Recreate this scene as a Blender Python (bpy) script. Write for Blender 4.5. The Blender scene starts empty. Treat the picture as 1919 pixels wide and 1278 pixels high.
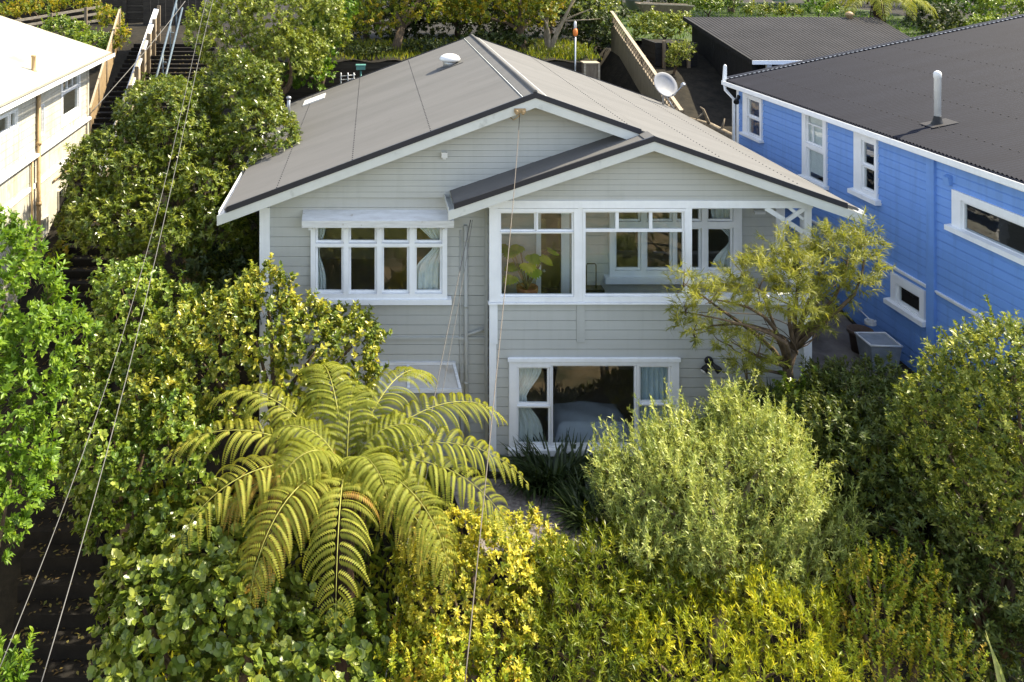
import bpy, math, random
import numpy as np
from mathutils import Vector
rng = np.random.default_rng(7)
random.seed(7)
sc = bpy.context.scene
COL = sc.collection

# ------------------------------------------------------------------ camera survey
# camera stands at (0, 0, CZ) looking level along +Y with a shifted (view-camera) lens
F, PX, PY, CZ = 1630.0, 697.0, -101.0, 9.2
def W(px, py, Y):
    return np.array([(px - PX) * Y / F, Y, CZ - (py - PY) * Y / F])
def PXM(n, Y): return n * Y / F

# ------------------------------------------------------------------ materials
def new_mat(name):
    m = bpy.data.materials.new(name); m.use_nodes = True
    nt = m.node_tree
    for n in list(nt.nodes): nt.nodes.remove(n)
    out = nt.nodes.new('ShaderNodeOutputMaterial')
    b = nt.nodes.new('ShaderNodeBsdfPrincipled')
    nt.links.new(b.outputs[0], out.inputs[0])
    return m, nt, b, out
def paint(name, c1, c2=None, rough=.5, scale=3.0, bump=.0, bscale=60., spec=.3, detail=4., metal=0., stretch=(1, 1, 1), dirt=None, streak=None):
    m, nt, b, out = new_mat(name)
    c2 = c2 or tuple(x * .86 for x in c1)
    tc = nt.nodes.new('ShaderNodeTexCoord'); mp = nt.nodes.new('ShaderNodeMapping')
    mp.inputs['Scale'].default_value = stretch
    nt.links.new(tc.outputs['Object'], mp.inputs[0])
    nz = nt.nodes.new('ShaderNodeTexNoise'); nz.inputs['Scale'].default_value = scale
    nz.inputs['Detail'].default_value = detail; nz.inputs['Roughness'].default_value = .65
    nt.links.new(mp.outputs[0], nz.inputs['Vector'])
    rp = nt.nodes.new('ShaderNodeValToRGB')
    rp.color_ramp.elements[0].position = .36; rp.color_ramp.elements[1].position = .64
    rp.color_ramp.elements[0].color = (*c2, 1); rp.color_ramp.elements[1].color = (*c1, 1)
    nt.links.new(nz.outputs['Fac'], rp.inputs[0])
    last = rp.outputs[0]
    if dirt:
        n2 = nt.nodes.new('ShaderNodeTexNoise'); n2.inputs['Scale'].default_value = dirt[1]
        n2.inputs['Detail'].default_value = 6
        nt.links.new(tc.outputs['Object'], n2.inputs['Vector'])
        r2 = nt.nodes.new('ShaderNodeValToRGB')
        r2.color_ramp.elements[0].position = dirt[2]; r2.color_ramp.elements[1].position = dirt[2] + .12
        nt.links.new(n2.outputs['Fac'], r2.inputs[0])
        mx = nt.nodes.new('ShaderNodeMixRGB'); mx.inputs[2].default_value = (*dirt[0], 1)
        nt.links.new(r2.outputs[0], mx.inputs[0]); nt.links.new(last, mx.inputs[1])
        last = mx.outputs[0]
    if streak:
        m4 = nt.nodes.new('ShaderNodeMapping'); m4.inputs['Scale'].default_value = (7, 7, .55); nt.links.new(tc.outputs['Object'], m4.inputs[0])
        n4 = nt.nodes.new('ShaderNodeTexNoise'); n4.inputs['Scale'].default_value = 1.3; n4.inputs['Detail'].default_value = 5; nt.links.new(m4.outputs[0], n4.inputs['Vector'])
        r4 = nt.nodes.new('ShaderNodeValToRGB'); r4.color_ramp.elements[0].position = .5; r4.color_ramp.elements[1].position = .75
        nt.links.new(n4.outputs['Fac'], r4.inputs[0])
        f4 = nt.nodes.new('ShaderNodeMath'); f4.operation = 'MULTIPLY'; f4.inputs[1].default_value = streak[1]; nt.links.new(r4.outputs[0], f4.inputs[0])
        x4 = nt.nodes.new('ShaderNodeMixRGB'); x4.inputs[2].default_value = (*streak[0], 1); nt.links.new(f4.outputs[0], x4.inputs[0]); nt.links.new(last, x4.inputs[1]); last = x4.outputs[0]
    nt.links.new(last, b.inputs['Base Color'])
    b.inputs['Roughness'].default_value = rough
    b.inputs['Specular IOR Level'].default_value = spec
    b.inputs['Metallic'].default_value = metal
    if bump:
        n3 = nt.nodes.new('ShaderNodeTexNoise'); n3.inputs['Scale'].default_value = bscale; n3.inputs['Detail'].default_value = 3
        nt.links.new(mp.outputs[0], n3.inputs['Vector'])
        bp = nt.nodes.new('ShaderNodeBump'); bp.inputs['Strength'].default_value = bump; bp.inputs['Distance'].default_value = .02
        nt.links.new(n3.outputs['Fac'], bp.inputs['Height']); nt.links.new(bp.outputs[0], b.inputs['Normal'])
    return m
def leaf_mat(name, cols, trans=.4, rough=.42, spec=.35, tint=(1.25, 1.2, .55)):
    m, nt, b, out = new_mat(name)
    at = nt.nodes.new('ShaderNodeAttribute'); at.attribute_name = 'rnd'
    rp = nt.nodes.new('ShaderNodeValToRGB')
    cr = rp.color_ramp
    n = len(cols)
    cr.elements[0].color = (*cols[0], 1); cr.elements[1].color = (*cols[-1], 1)
    for i in range(1, n - 1):
        e = cr.elements.new(i / (n - 1)); e.color = (*cols[i], 1)
    nt.links.new(at.outputs['Fac'], rp.inputs[0])
    nt.links.new(rp.outputs[0], b.inputs['Base Color'])
    b.inputs['Roughness'].default_value = rough; b.inputs['Specular IOR Level'].default_value = spec
    tr = nt.nodes.new('ShaderNodeBsdfTranslucent')
    mu = nt.nodes.new('ShaderNodeMixRGB'); mu.blend_type = 'MULTIPLY'; mu.inputs[0].default_value = 1
    mu.inputs[2].default_value = (*tint, 1)
    nt.links.new(rp.outputs[0], mu.inputs[1]); nt.links.new(mu.outputs[0], tr.inputs[0])
    mix = nt.nodes.new('ShaderNodeMixShader'); mix.inputs[0].default_value = trans
    nt.links.new(b.outputs[0], mix.inputs[1]); nt.links.new(tr.outputs[0], mix.inputs[2])
    nt.links.new(mix.outputs[0], out.inputs[0])
    return m
def glass_mat(name, tint=(.9, .93, .93), refl=1.85):
    m, nt, b, out = new_mat(name)
    nt.nodes.remove(b)
    t = nt.nodes.new('ShaderNodeBsdfTransparent'); t.inputs[0].default_value = (*tint, 1)
    g = nt.nodes.new('ShaderNodeBsdfGlossy'); g.inputs['Roughness'].default_value = .02
    nz = nt.nodes.new('ShaderNodeTexNoise'); nz.inputs['Scale'].default_value = 2.5
    bp = nt.nodes.new('ShaderNodeBump'); bp.inputs['Strength'].default_value = .05; bp.inputs['Distance'].default_value = .05
    nt.links.new(nz.outputs['Fac'], bp.inputs['Height']); nt.links.new(bp.outputs[0], g.inputs['Normal'])
    fr = nt.nodes.new('ShaderNodeFresnel'); fr.inputs[0].default_value = refl
    mx = nt.nodes.new('ShaderNodeMixShader')
    ge = nt.nodes.new('ShaderNodeNewGeometry'); inv = nt.nodes.new('ShaderNodeMath'); inv.operation = 'SUBTRACT'; inv.inputs[0].default_value = 1; nt.links.new(ge.outputs['Backfacing'], inv.inputs[1])
    mu = nt.nodes.new('ShaderNodeMath'); mu.operation = 'MULTIPLY'; nt.links.new(fr.outputs[0], mu.inputs[0]); nt.links.new(inv.outputs[0], mu.inputs[1])
    nt.links.new(mu.outputs[0], mx.inputs[0]); nt.links.new(t.outputs[0], mx.inputs[1]); nt.links.new(g.outputs[0], mx.inputs[2])
    nt.links.new(mx.outputs[0], out.inputs[0])
    return m
M = {}
M['wall'] = paint('grey_weatherboard_paint', (.47, .48, .455), (.44, .45, .425), .55, 1.6, .06, 90, stretch=(.35, 1, 2.5), dirt=((.415, .425, .40), 1.1, .62), streak=((.26, .26, .23), .14))
M['white'] = paint('white_trim_paint', (.86, .88, .90), (.80, .82, .84), .45, 3, streak=((.5, .5, .46), .12))
M['oldwhite'] = paint('flaking_white_paint', (.74, .76, .78), (.60, .61, .62), .6, 6, .1, stretch=(.4, 1, 4), dirt=((.30, .25, .2), 9, .66))
M['fascia'] = paint('pale_grey_fascia_paint', (.58, .60, .575), (.52, .54, .52), .5, 2, dirt=((.36, .37, .35), 3, .66))
M['roof'] = paint('warm_grey_painted_iron', (.140, .138, .136), (.122, .121, .119), .85, .7, .03, 30, spec=.12, dirt=((.115, .113, .110), 1.6, .66), stretch=(.35, 2.2, 1))
M['flash'] = paint('dark_charcoal_flashing', (.025, .027, .036), None, .4, 4)
M['charcoal'] = paint('charcoal_painted_iron', (.0125, .0145, .025), (.0095, .011, .020), .72, .8, .03, 30, spec=.15, dirt=((.017, .0185, .03), 2.2, .66), stretch=(.4, 2.5, 1))
M['shedroof'] = paint('grey_brown_iron', (.045, .042, .042), (.033, .031, .031), .7, .8, spec=.2)
M['black'] = paint('black_stained_wood', (.012, .011, .011), (.006, .006, .006), .75, 5, stretch=(6, 6, .6))
M['blue'] = paint('blue_weatherboard_paint', (.175, .345, .76), (.16, .32, .70), .5, 1.8, .05, 80, stretch=(1, .35, 2.5), streak=((.10, .19, .38), .3))
M['cream'] = paint('cream_weatherboard_paint', (.52, .50, .44), (.44, .42, .35), .6, 2.4, .08, dirt=((.33, .26, .16), 2.2, .66), streak=((.28, .20, .11), .5))
M['creamroof'] = paint('pale_cream_iron_roof', (.42, .39, .30), (.35, .32, .24), .5, 1.2, dirt=((.33, .28, .19), 1.5, .6))
M['tan'] = paint('tan_painted_pipe', (.42, .30, .16), (.33, .23, .12), .55, 5)
M['glass'] = glass_mat('window_glass')
M['room'] = paint('dim_room_plaster', (.55, .47, .38), (.47, .40, .32), .8, 1)
M['curtain'] = paint('pale_curtain_cloth', (.82, .85, .84), (.75, .78, .77), .9, 8)
M['bluecurtain'] = paint('pale_blue_curtain_cloth', (.66, .76, .82), (.56, .67, .74), .9, 8)
M['bedcloth'] = paint('white_bed_cover', (.62, .66, .74), (.55, .58, .66), .9, 3)
M['wood'] = paint('weathered_timber', (.20, .16, .11), (.13, .10, .07), .8, 4, .15, 50, stretch=(4, 4, .5))
M['fencewood'] = paint('grey_brown_fence_timber', (.27, .23, .155), (.19, .16, .105), .85, 4, .15, 50, stretch=(5, 5, .5))
M['darkplank'] = paint('dark_brown_timber', (.05, .042, .032), (.03, .025, .02), .9, 4, .15, 50, stretch=(.5, 4, 4))  # dark brown plank tone with noise along the grain
M['palewood'] = paint('sunbleached_timber', (.42, .36, .27), (.28, .23, .16), .8, 5, .1, stretch=(1, 4, 4))
M['step'] = paint('dark_timber_steps', (.013, .011, .009), (.007, .006, .005), .9, 5, .3, 30)
M['steel'] = paint('galvanised_steel', (.45, .47, .5), (.35, .37, .4), .35, 6, metal=.7)
M['bluepipe'] = paint('blue_grey_handrail_paint', (.11, .15, .18), (.08, .11, .14), .45, 6)
M['concrete'] = paint('worn_concrete', (.19, .17, .15), (.12, .105, .095), .9, 2.2, .2, 40, dirt=((.08, .07, .06), 1.2, .55))
M['soil'] = paint('dark_leaf_litter', (.024, .020, .013), (.007, .006, .004), .95, 3.2, .6, 12, detail=8)
M['gravel'] = paint('grey_gravel', (.30, .27, .25), (.12, .105, .10), .95, 14, .8, 40, detail=8)
M['grassbase'] = paint('lawn_green', (.05, .075, .014), (.03, .05, .01), .9, 3, .5, 30)
M['bank'] = paint('brown_grassy_bank', (.34, .25, .13), (.07, .075, .03), .95, .55, .3, 8, detail=9)
M['bark'] = paint('brown_bark', (.14, .10, .065), (.065, .047, .032), .9, 7, .5, 30, stretch=(2, 2, .6))
M['twig'] = paint('brown_twig', (.17, .12, .07), (.10, .07, .04), .9, 9)
M['palebark'] = paint('pale_grey_bark', (.30, .25, .18), (.16, .13, .09), .9, 7, .4, 30, stretch=(2, 2, .6))
M['fernbark'] = paint('fibrous_fern_trunk', (.07, .04, .025), (.03, .018, .012), .95, 12, .8, 50, stretch=(3, 3, .5))
M['blackmetal'] = paint('black_plastic', (.015, .015, .016), None, .4, 4)
M['whiteplastic'] = paint('white_plastic', (.74, .75, .75), None, .4, 4)
M['dishgrey'] = paint('grey_dish_enamel', (.20, .21, .24), (.17, .18, .2), .45, 3)
M['terracotta'] = paint('terracotta_clay', (.42, .16, .07), (.34, .12, .05), .8, 6)
M['orange'] = paint('orange_plastic', (.75, .22, .05), None, .5, 4)
M['wire'] = paint('grey_cable', (.15, .145, .135), None, .6, 4)
M['wirebrown'] = paint('brown_cable', (.13, .11, .09), None, .6, 4)
M['wirewhite'] = paint('pale_cable', (.40, .40, .39), None, .6, 4)
M['teal'] = paint('teal_plastic', (.10, .26, .24), None, .5, 4)
M['plastic_sheet'] = paint('cloudy_polycarbonate', (.55, .53, .49), (.46, .44, .40), .35, 3, dirt=((.40, .36, .30), 4, .58))
M['mistplastic'] = paint('cloudy_clear_plastic', (.30, .33, .36), (.22, .25, .28), .25, 4)
M['darkwood'] = paint('dark_door_paint', (.035, .03, .028), None, .4, 3)

# ------------------------------------------------------------------ mesh helpers
class MB:
    def __init__(s): s.v = []; s.f = []; s.smooth = []
    def face(s, pts, sm=False):
        i = len(s.v); s.v.extend([tuple(map(float, p)) for p in pts]); s.f.append(tuple(range(i, i + len(pts)))); s.smooth.append(sm)
    def hexa(s, p):     # 8 points: bottom 4 ccw, top 4 ccw
        i = len(s.v); s.v.extend([tuple(map(float, q)) for q in p])
        for f in ((3, 2, 1, 0), (4, 5, 6, 7), (0, 1, 5, 4), (1, 2, 6, 5), (2, 3, 7, 6), (3, 0, 4, 7)):
            s.f.append(tuple(i + k for k in f)); s.smooth.append(False)
    def box(s, x0, x1, y0, y1, z0, z1):
        s.hexa([(x0, y0, z0), (x1, y0, z0), (x1, y1, z0), (x0, y1, z0), (x0, y0, z1), (x1, y0, z1), (x1, y1, z1), (x0, y1, z1)])
    def beam(s, a, b, w, h, up=(0, 0, 1)):      # rectangular bar from a to b
        a = np.array(a, float); b = np.array(b, float); d = b - a; d /= np.linalg.norm(d)
        sd = np.cross(d, up); n = np.linalg.norm(sd)
        sd = np.array([1., 0, 0]) if n < 1e-4 else sd / n
        u = np.cross(sd, d)
        c = [(-w / 2, -h / 2), (w / 2, -h / 2), (w / 2, h / 2), (-w / 2, h / 2)]
        s.hexa([a + sd * p + u * q for p, q in c] + [b + sd * p + u * q for p, q in c])
    def tube(s, pts, rad, n=8, cap=True):
        pts = [np.array(p, float) for p in pts]
        if not hasattr(rad, '__len__'): rad = [rad] * len(pts)
        i0 = len(s.v); ref = np.array([.31, .17, .93])
        for k, p in enumerate(pts):
            d = pts[min(k + 1, len(pts) - 1)] - pts[max(k - 1, 0)]; d = d / (np.linalg.norm(d) + 1e-9)
            e1 = np.cross(d, ref)
            if np.linalg.norm(e1) < .05: e1 = np.cross(d, (1, 0, 0))
            e1 /= np.linalg.norm(e1); e2 = np.cross(d, e1)
            for j in range(n):
                a = 2 * math.pi * j / n
                s.v.append(tuple(p + rad[k] * (math.cos(a) * e1 + math.sin(a) * e2)))
        for k in range(len(pts) - 1):
            for j in range(n):
                s.f.append((i0 + k * n + j, i0 + k * n + (j + 1) % n, i0 + (k + 1) * n + (j + 1) % n, i0 + (k + 1) * n + j)); s.smooth.append(True)
        if cap:
            s.f.append(tuple(i0 + j for j in range(n))[::-1]); s.smooth.append(False)
            s.f.append(tuple(i0 + (len(pts) - 1) * n + j for j in range(n))); s.smooth.append(False)
    def lathe(s, c, prof, n=20, axis=(0, 0, 1)):     # prof: (r, h)
        ax = Vector(axis).normalized(); q = Vector((0, 0, 1)).rotation_difference(ax); c = Vector(c)
        i0 = len(s.v)
        for r, h in prof:
            for j in range(n):
                a = 2 * math.pi * j / n
                s.v.append(tuple(c + q @ Vector((r * math.cos(a), r * math.sin(a), h))))
        for k in range(len(prof) - 1):
            for j in range(n):
                s.f.append((i0 + k * n + j, i0 + k * n + (j + 1) % n, i0 + (k + 1) * n + (j + 1) % n, i0 + (k + 1) * n + j)); s.smooth.append(True)
        s.f.append(tuple(i0 + j for j in range(n))[::-1]); s.smooth.append(False)
        s.f.append(tuple(i0 + (len(prof) - 1) * n + j for j in range(n))); s.smooth.append(False)
def tag(o, label=None, cat=None, group=None, kind=None):
    for k, v in (('label', label), ('category', cat), ('group', group), ('kind', kind)):
        if v: o[k] = v
    return o
LOC = {}
def thing(name, loc, label, cat, group=None):
    o = bpy.data.objects.new(name, None); o.empty_display_size = .3
    COL.objects.link(o); o.location = [float(x) for x in loc]; LOC[o.name] = np.array(loc, float)
    return tag(o, label, cat, group)
def add(name, mb, mat, parent=None):
    off = np.zeros(3)
    if parent is not None: off = LOC[parent.name]
    me = bpy.data.meshes.new(name)
    v = np.array(mb.v, float) - off
    me.from_pydata(v.tolist(), [], mb.f); me.polygons.foreach_set('use_smooth', mb.smooth); me.update()
    o = bpy.data.objects.new(name, me); COL.objects.link(o); me.materials.append(mat)
    if parent is not None: o.parent = parent
    LOC[o.name] = off
    return o
def struct(name, mb, mat, kind='structure'):
    o = add(name, mb, mat); o['kind'] = kind; return o
def solo(name, mb, mat, label, cat, group=None):    # a thing that is one mesh, origin at its base
    v = np.array(mb.v); base = np.array([v[:, 0].mean(), v[:, 1].mean(), v[:, 2].min()])
    LOC['_tmp'] = base
    me = bpy.data.meshes.new(name); me.from_pydata((v - base).tolist(), [], mb.f); me.polygons.foreach_set('use_smooth', mb.smooth); me.update()
    o = bpy.data.objects.new(name, me); COL.objects.link(o); me.materials.append(mat); o.location = base.tolist(); LOC[o.name] = base
    return tag(o, label, cat, group)

# ------------------------------------------------------------------ wall planes
class Plane:
    def __init__(s, o, u):      # o: (x,y) origin; u: horizontal direction; outward normal is to the right of -u
        s.o = np.array(o, float); s.u = np.array(u, float) / np.linalg.norm(u); s.n = np.array([s.u[1], -s.u[0]])
    def pt(s, u, z, d=0.):
        p = s.o + s.u * u + s.n * d; return (p[0], p[1], z)
    def uz(s, px, py):
        r = np.array([(px - PX) / F, 1.0]); A = np.array([[r[0], -s.u[0]], [r[1], -s.u[1]]])
        t, u = np.linalg.solve(A, s.o); return u, CZ - (py - PY) / F * t
    def rect(s, x0, y0, x1, y1):
        a = s.uz(x0, y0); b = s.uz(x1, y1); return (a[0], b[1], b[0], a[1])     # u0,z0,u1,z1
def intervals(u0, u1, z0, z1, holes):
    cuts = sorted((h[0], h[2]) for h in holes if h[1] < z1 - 1e-4 and h[3] > z0 + 1e-4)
    out = []; c = u0
    for a, b in cuts:
        if a > c: out.append((c, min(a, u1)))
        c = max(c, b)
    if c < u1: out.append((c, u1))
    return [(a, b) for a, b in out if b - a > 1e-4]
def board_wall(mb, P, z0, z1, h, ulo, uhi, holes=(), d=.022, base=0., chamfer=False):
    """rusticated boards: sloping face, then a narrow recessed groove under the lip of the next board"""
    lo = ulo if callable(ulo) else (lambda z: ulo); hi = uhi if callable(uhi) else (lambda z: uhi)
    n = max(1, round((z1 - z0) / h)); hh = (z1 - z0) / n; g = (.17 if chamfer else .05) * hh + .003
    for i in range(n):
        a, b = z0 + i * hh, z0 + (i + 1) * hh; m = b - g
        cz = sorted({a, m, b} | {q for H in holes for q in (H[1], H[3]) if a < q < b})
        def dep(z): return base + d - .3 * d * (z - a) / hh
        for c0, c1 in zip(cz, cz[1:]):
            groove = c0 >= m - 1e-9
            for s0, s1 in intervals(lo(c0), hi(c0), c0, c1, holes):
                t0, t1 = s0, s1
                if abs(s0 - lo(c0)) < 1e-6: t0 = lo(c1)
                if abs(s1 - hi(c0)) < 1e-6: t1 = hi(c1)
                if t1 < t0: t0 = t1 = (t0 + t1) / 2
                e0, e1 = (dep(c0), dep(c1))
                if groove: e0, e1 = ((dep(m), base + .001) if chamfer else (base + .35 * d - .004, base + .35 * d - .004))
                mb.face([P.pt(s0, c0, e0), P.pt(s1, c0, e0), P.pt(t1, c1, e1), P.pt(t0, c1, e1)])
                if c0 == a: mb.face([P.pt(s0, c0, base + .35 * d - .004), P.pt(s1, c0, base + .35 * d - .004), P.pt(s1, c0, e0), P.pt(s0, c0, e0)])
                if groove and not chamfer: mb.face([P.pt(s0, c0, dep(m)), P.pt(s1, c0, dep(m)), P.pt(s1, c0, base + .35 * d - .004), P.pt(s0, c0, base + .35 * d - .004)])
def plate(mb, P, rect, holes, d0, d1):
    us = sorted({rect[0], rect[2]} | {min(max(h[k], rect[0]), rect[2]) for h in holes for k in (0, 2)})
    zs = sorted({rect[1], rect[3]} | {min(max(h[k], rect[1]), rect[3]) for h in holes for k in (1, 3)})
    nu, nz = len(us) - 1, len(zs) - 1
    def solid(i, j):
        if i < 0 or j < 0 or i >= nu or j >= nz: return False
        cu, cz = (us[i] + us[i + 1]) / 2, (zs[j] + zs[j + 1]) / 2
        return not any(h[0] < cu < h[2] and h[1] < cz < h[3] for h in holes)
    for i in range(nu):
        for j in range(nz):
            if not solid(i, j): continue
            a, b, c, e = us[i], us[i + 1], zs[j], zs[j + 1]
            mb.face([P.pt(a, c, d1), P.pt(b, c, d1), P.pt(b, e, d1), P.pt(a, e, d1)])
            mb.face([P.pt(a, e, d0), P.pt(b, e, d0), P.pt(b, c, d0), P.pt(a, c, d0)])
            if not solid(i - 1, j): mb.face([P.pt(a, c, d0), P.pt(a, c, d1), P.pt(a, e, d1), P.pt(a, e, d0)])
            if not solid(i + 1, j): mb.face([P.pt(b, c, d1), P.pt(b, c, d0), P.pt(b, e, d0), P.pt(b, e, d1)])
            if not solid(i, j - 1): mb.face([P.pt(a, c, d0), P.pt(b, c, d0), P.pt(b, c, d1), P.pt(a, c, d1)])
            if not solid(i, j + 1): mb.face([P.pt(a, e, d1), P.pt(b, e, d1), P.pt(b, e, d0), P.pt(a, e, d0)])
def pbox(mb, P, u0, u1, z0, z1, d0, d1, slope=0.):
    mb.hexa([P.pt(u0, z0, d1), P.pt(u1, z0, d1), P.pt(u1, z0, d0), P.pt(u0, z0, d0),
             P.pt(u0, z1 - slope, d1), P.pt(u1, z1 - slope, d1), P.pt(u1, z1, d0), P.pt(u0, z1, d0)])
def window(root, P, casing, glasses, e=.04, sill=None, hood=None, mat='white', deep=0., cas=.055, label=None, bars=None):
    """casing: outer rect; glasses: rects; returns part with sub-parts pane, sash, sill"""
    mb = MB()
    ex = [(g[0] - e, g[1] - e, g[2] + e, g[3] + e) for g in glasses]
    plate(mb, P, casing, ex, -.06 + deep, cas + deep)
    w = add('window', mb, M[mat], root)
    if label: w['label'] = label
    mb = MB()
    for x, g in zip(ex, glasses): plate(mb, P, (x[0] + .002, x[1] + .002, x[2] - .002, x[3] - .002), [g], -.03 + deep, .018 + deep)
    for b in (bars or ()): pbox(mb, P, b[0], b[2], b[1], b[3], -.02 + deep, .012 + deep)
    add('sash', mb, M[mat], w)
    mb = MB()
    for g in glasses: pbox(mb, P, g[0] - .01, g[2] + .01, g[1] - .01, g[3] + .01, -.012 + deep, -.006 + deep)
    add('pane', mb, M['glass'], w)
    if sill:
        mb = MB(); pbox(mb, P, sill[0], sill[2], sill[1], sill[3], -.03, .13 + deep, .025); add('sill', mb, M[mat], w)
    return w
def grow(r, a): return (r[0] - a, r[1] - a, r[2] + a, r[3] + a)

# ------------------------------------------------------------------ roofs
def roof_sheet(mb, E0, E1, R0, R1, pitch=.076, amp=.006, thick=.05, seg=6):
    """corrugated sheet: E0->E1 along the eave, R0->R1 along the ridge, corrugations run upslope"""
    E0, E1, R0, R1 = [np.array(p, float) for p in (E0, E1, R0, R1)]
    nrm = np.cross(E1 - E0, R0 - E0); nrm /= np.linalg.norm(nrm)
    if nrm[2] < 0: nrm = -nrm
    L = np.linalg.norm(E1 - E0); n = int(L / pitch * seg)
    i0 = len(mb.v)
    for i in range(n + 1):
        t = i / n; w = amp * math.sin(2 * math.pi * t * L / pitch)
        mb.v.append(tuple(E0 + (E1 - E0) * t + nrm * w)); mb.v.append(tuple(R0 + (R1 - R0) * t + nrm * w))
    for i in range(n):
        a = i0 + 2 * i; mb.f.append((a, a + 2, a + 3, a + 1)); mb.smooth.append(True)
    b = -nrm * thick
    lo = nrm * -(amp + .004)
    p = [E0 + b, E1 + b, R1 + b, R0 + b, E0 + lo, E1 + lo, R1 + lo, R0 + lo]
    mb.hexa(p)
def rake(mb, a, b, y0, y1, t0, t1):
    """board following a rake from (x,z) a to b between depths y0<y1, covering vertical offsets t1..t0 below the line"""
    (xa, za), (xb, zb) = a, b
    mb.hexa([(xa, y0, za + t1), (xb, y0, zb + t1), (xb, y1, zb + t1), (xa, y1, za + t1),
             (xa, y0, za + t0), (xb, y0, zb + t0), (xb, y1, zb + t0), (xa, y1, za + t0)])

# ------------------------------------------------------------------ foliage
def unit(a): return a / (np.linalg.norm(a, axis=-1, keepdims=True) + 1e-9)
def rdir(n): return unit(rng.normal(size=(n, 3)))
def leaves_obj(name, P, D, N, L, Wd, rnd, mat, parent, six=False, fold=.18, kind=None, bend=.0):
    n = len(P); D = unit(D); S = unit(np.cross(D, N)); Nn = np.cross(S, D)
    L = np.broadcast_to(L, (n,))[:, None]; Wd = np.broadcast_to(Wd, (n,))[:, None]
    off = LOC[parent.name] if parent is not None else np.zeros(3)
    P = P - off
    if six:
        f = Nn * Wd * fold
        V = np.stack([P, P + D * L * .28 + S * Wd * .44 + f, P + D * L * .68 + S * Wd * .42 + f - Nn * L * bend * .4, P + D * L - Nn * L * bend,
                      P + D * L * .68 - S * Wd * .42 + f - Nn * L * bend * .4, P + D * L * .28 - S * Wd * .44 + f], 1)
        k = 6; idx = np.array([0, 1, 2, 3, 0, 3, 4, 5]); per = 2
    else:
        f = Nn * Wd * fold
        V = np.stack([P, P + D * L * .42 + S * Wd * .5 + f, P + D * L - Nn * L * bend, P + D * L * .42 - S * Wd * .5 + f], 1)
        k = 4; idx = np.array([0, 1, 2, 3]); per = 1
    me = bpy.data.meshes.new(name)
    me.vertices.add(n * k); me.vertices.foreach_set('co', V.reshape(-1).astype(np.float32))
    loops = (np.arange(n)[:, None] * k + idx[None]).reshape(-1).astype(np.int32)
    me.loops.add(len(loops)); me.loops.foreach_set('vertex_index', loops)
    me.polygons.add(n * per); me.polygons.foreach_set('loop_start', np.arange(n * per, dtype=np.int32) * 4)
    me.polygons.foreach_set('loop_total', np.full(n * per, 4, np.int32))
    at = me.attributes.new('rnd', 'FLOAT', 'POINT'); at.data.foreach_set('value', np.repeat(np.clip(rnd, 0, 1), k).astype(np.float32))
    me.update(calc_edges=True)
    me.materials.append(mat)
    o = bpy.data.objects.new(name, me); COL.objects.link(o)
    if parent is not None: o.parent = parent
    LOC[o.name] = off
    if kind: o['kind'] = kind
    return o
DENS = 1.0
def crown_sprigs(lobes, spacing, up=.5, out=.7, jit=.45, bump=.2, fill=.4, lowcut=-.6, inner=.55):
    """positions and axes of leafy sprigs spread over bumpy ellipsoid lobes: lobe = (centre, (rx, ry, rz))"""
    Q, A = [], []
    C = np.array([l[0] for l in lobes]); R = np.array([l[1] for l in lobes])
    for li in range(len(lobes)):
        c, r = C[li], R[li]
        area = 4 * math.pi * ((r[0] * r[1]) ** 1.6 / 3 + (r[0] * r[2]) ** 1.6 / 3 + (r[1] * r[2]) ** 1.6 / 3) ** (1 / 1.6)
        n = int(area / spacing ** 2 * DENS); nf = int(n * fill)
        d = rdir(n + nf)
        bd = rdir(16); ba = rng.uniform(-bump, bump * 1.1, 16)
        fac = 1 + (ba[None] * np.exp(14 * (d @ bd.T - 1))).sum(1)
        fac *= np.where(np.arange(n + nf) < n, rng.uniform(.86, 1.04, n + nf), rng.uniform(inner, .86, n + nf))
        p = c + d * r * fac[:, None]
        o = unit(d / r)
        keep = d[:, 2] > lowcut
        for lj in range(len(lobes)):
            if lj != li: keep &= (((p - C[lj]) / R[lj]) ** 2).sum(1) > .62
        a = unit(o * out + np.array([0, 0, up]) + rdir(len(p)) * jit)
        Q.append(p[keep]); A.append(a[keep])
    return np.concatenate(Q), np.concatenate(A)
def sprig_leaves(Q, A, length, k, theta, L, Wd, tipbias=1., tj=.22, lj=.38, droop=0., njit=.25, crnd=.6):
    n = len(Q)
    e1 = unit(np.cross(A, rdir(n))); e2 = np.cross(A, e1)
    s = rng.random((n, k)) ** tipbias * length * rng.uniform(.6, 1.15, (n, 1))
    ph = rng.uniform(0, 2 * math.pi, (n, k)); th = theta + rng.normal(0, tj, (n, k))
    rad = e1[:, None] * np.cos(ph)[..., None] + e2[:, None] * np.sin(ph)[..., None]
    D = A[:, None] * np.cos(th)[..., None] + rad * np.sin(th)[..., None]
    D = unit(D + np.array([0, 0, -droop]) + rng.normal(0, .08, (n, k, 3)))
    N = A[:, None] * np.sin(th)[..., None] - rad * np.cos(th)[..., None]
    N = N + rng.normal(0, njit, (n, k, 3)) + np.array([0, 0, .25])
    P = Q[:, None] + A[:, None] * s[..., None] - np.array([0, 0, droop * .12]) * s[..., None]
    LL = L * rng.uniform(1 - lj, 1 + lj, (n, k)); WW = Wd * rng.uniform(1 - lj, 1 + lj, (n, k))
    base = rng.random((n, 1))
    rn = crnd * base + (1 - crnd) * rng.random((n, k))
    fl = lambda a: a.reshape(-1, *a.shape[2:])
    return fl(P), fl(D), fl(N), fl(LL), fl(WW), fl(rn)
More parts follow.
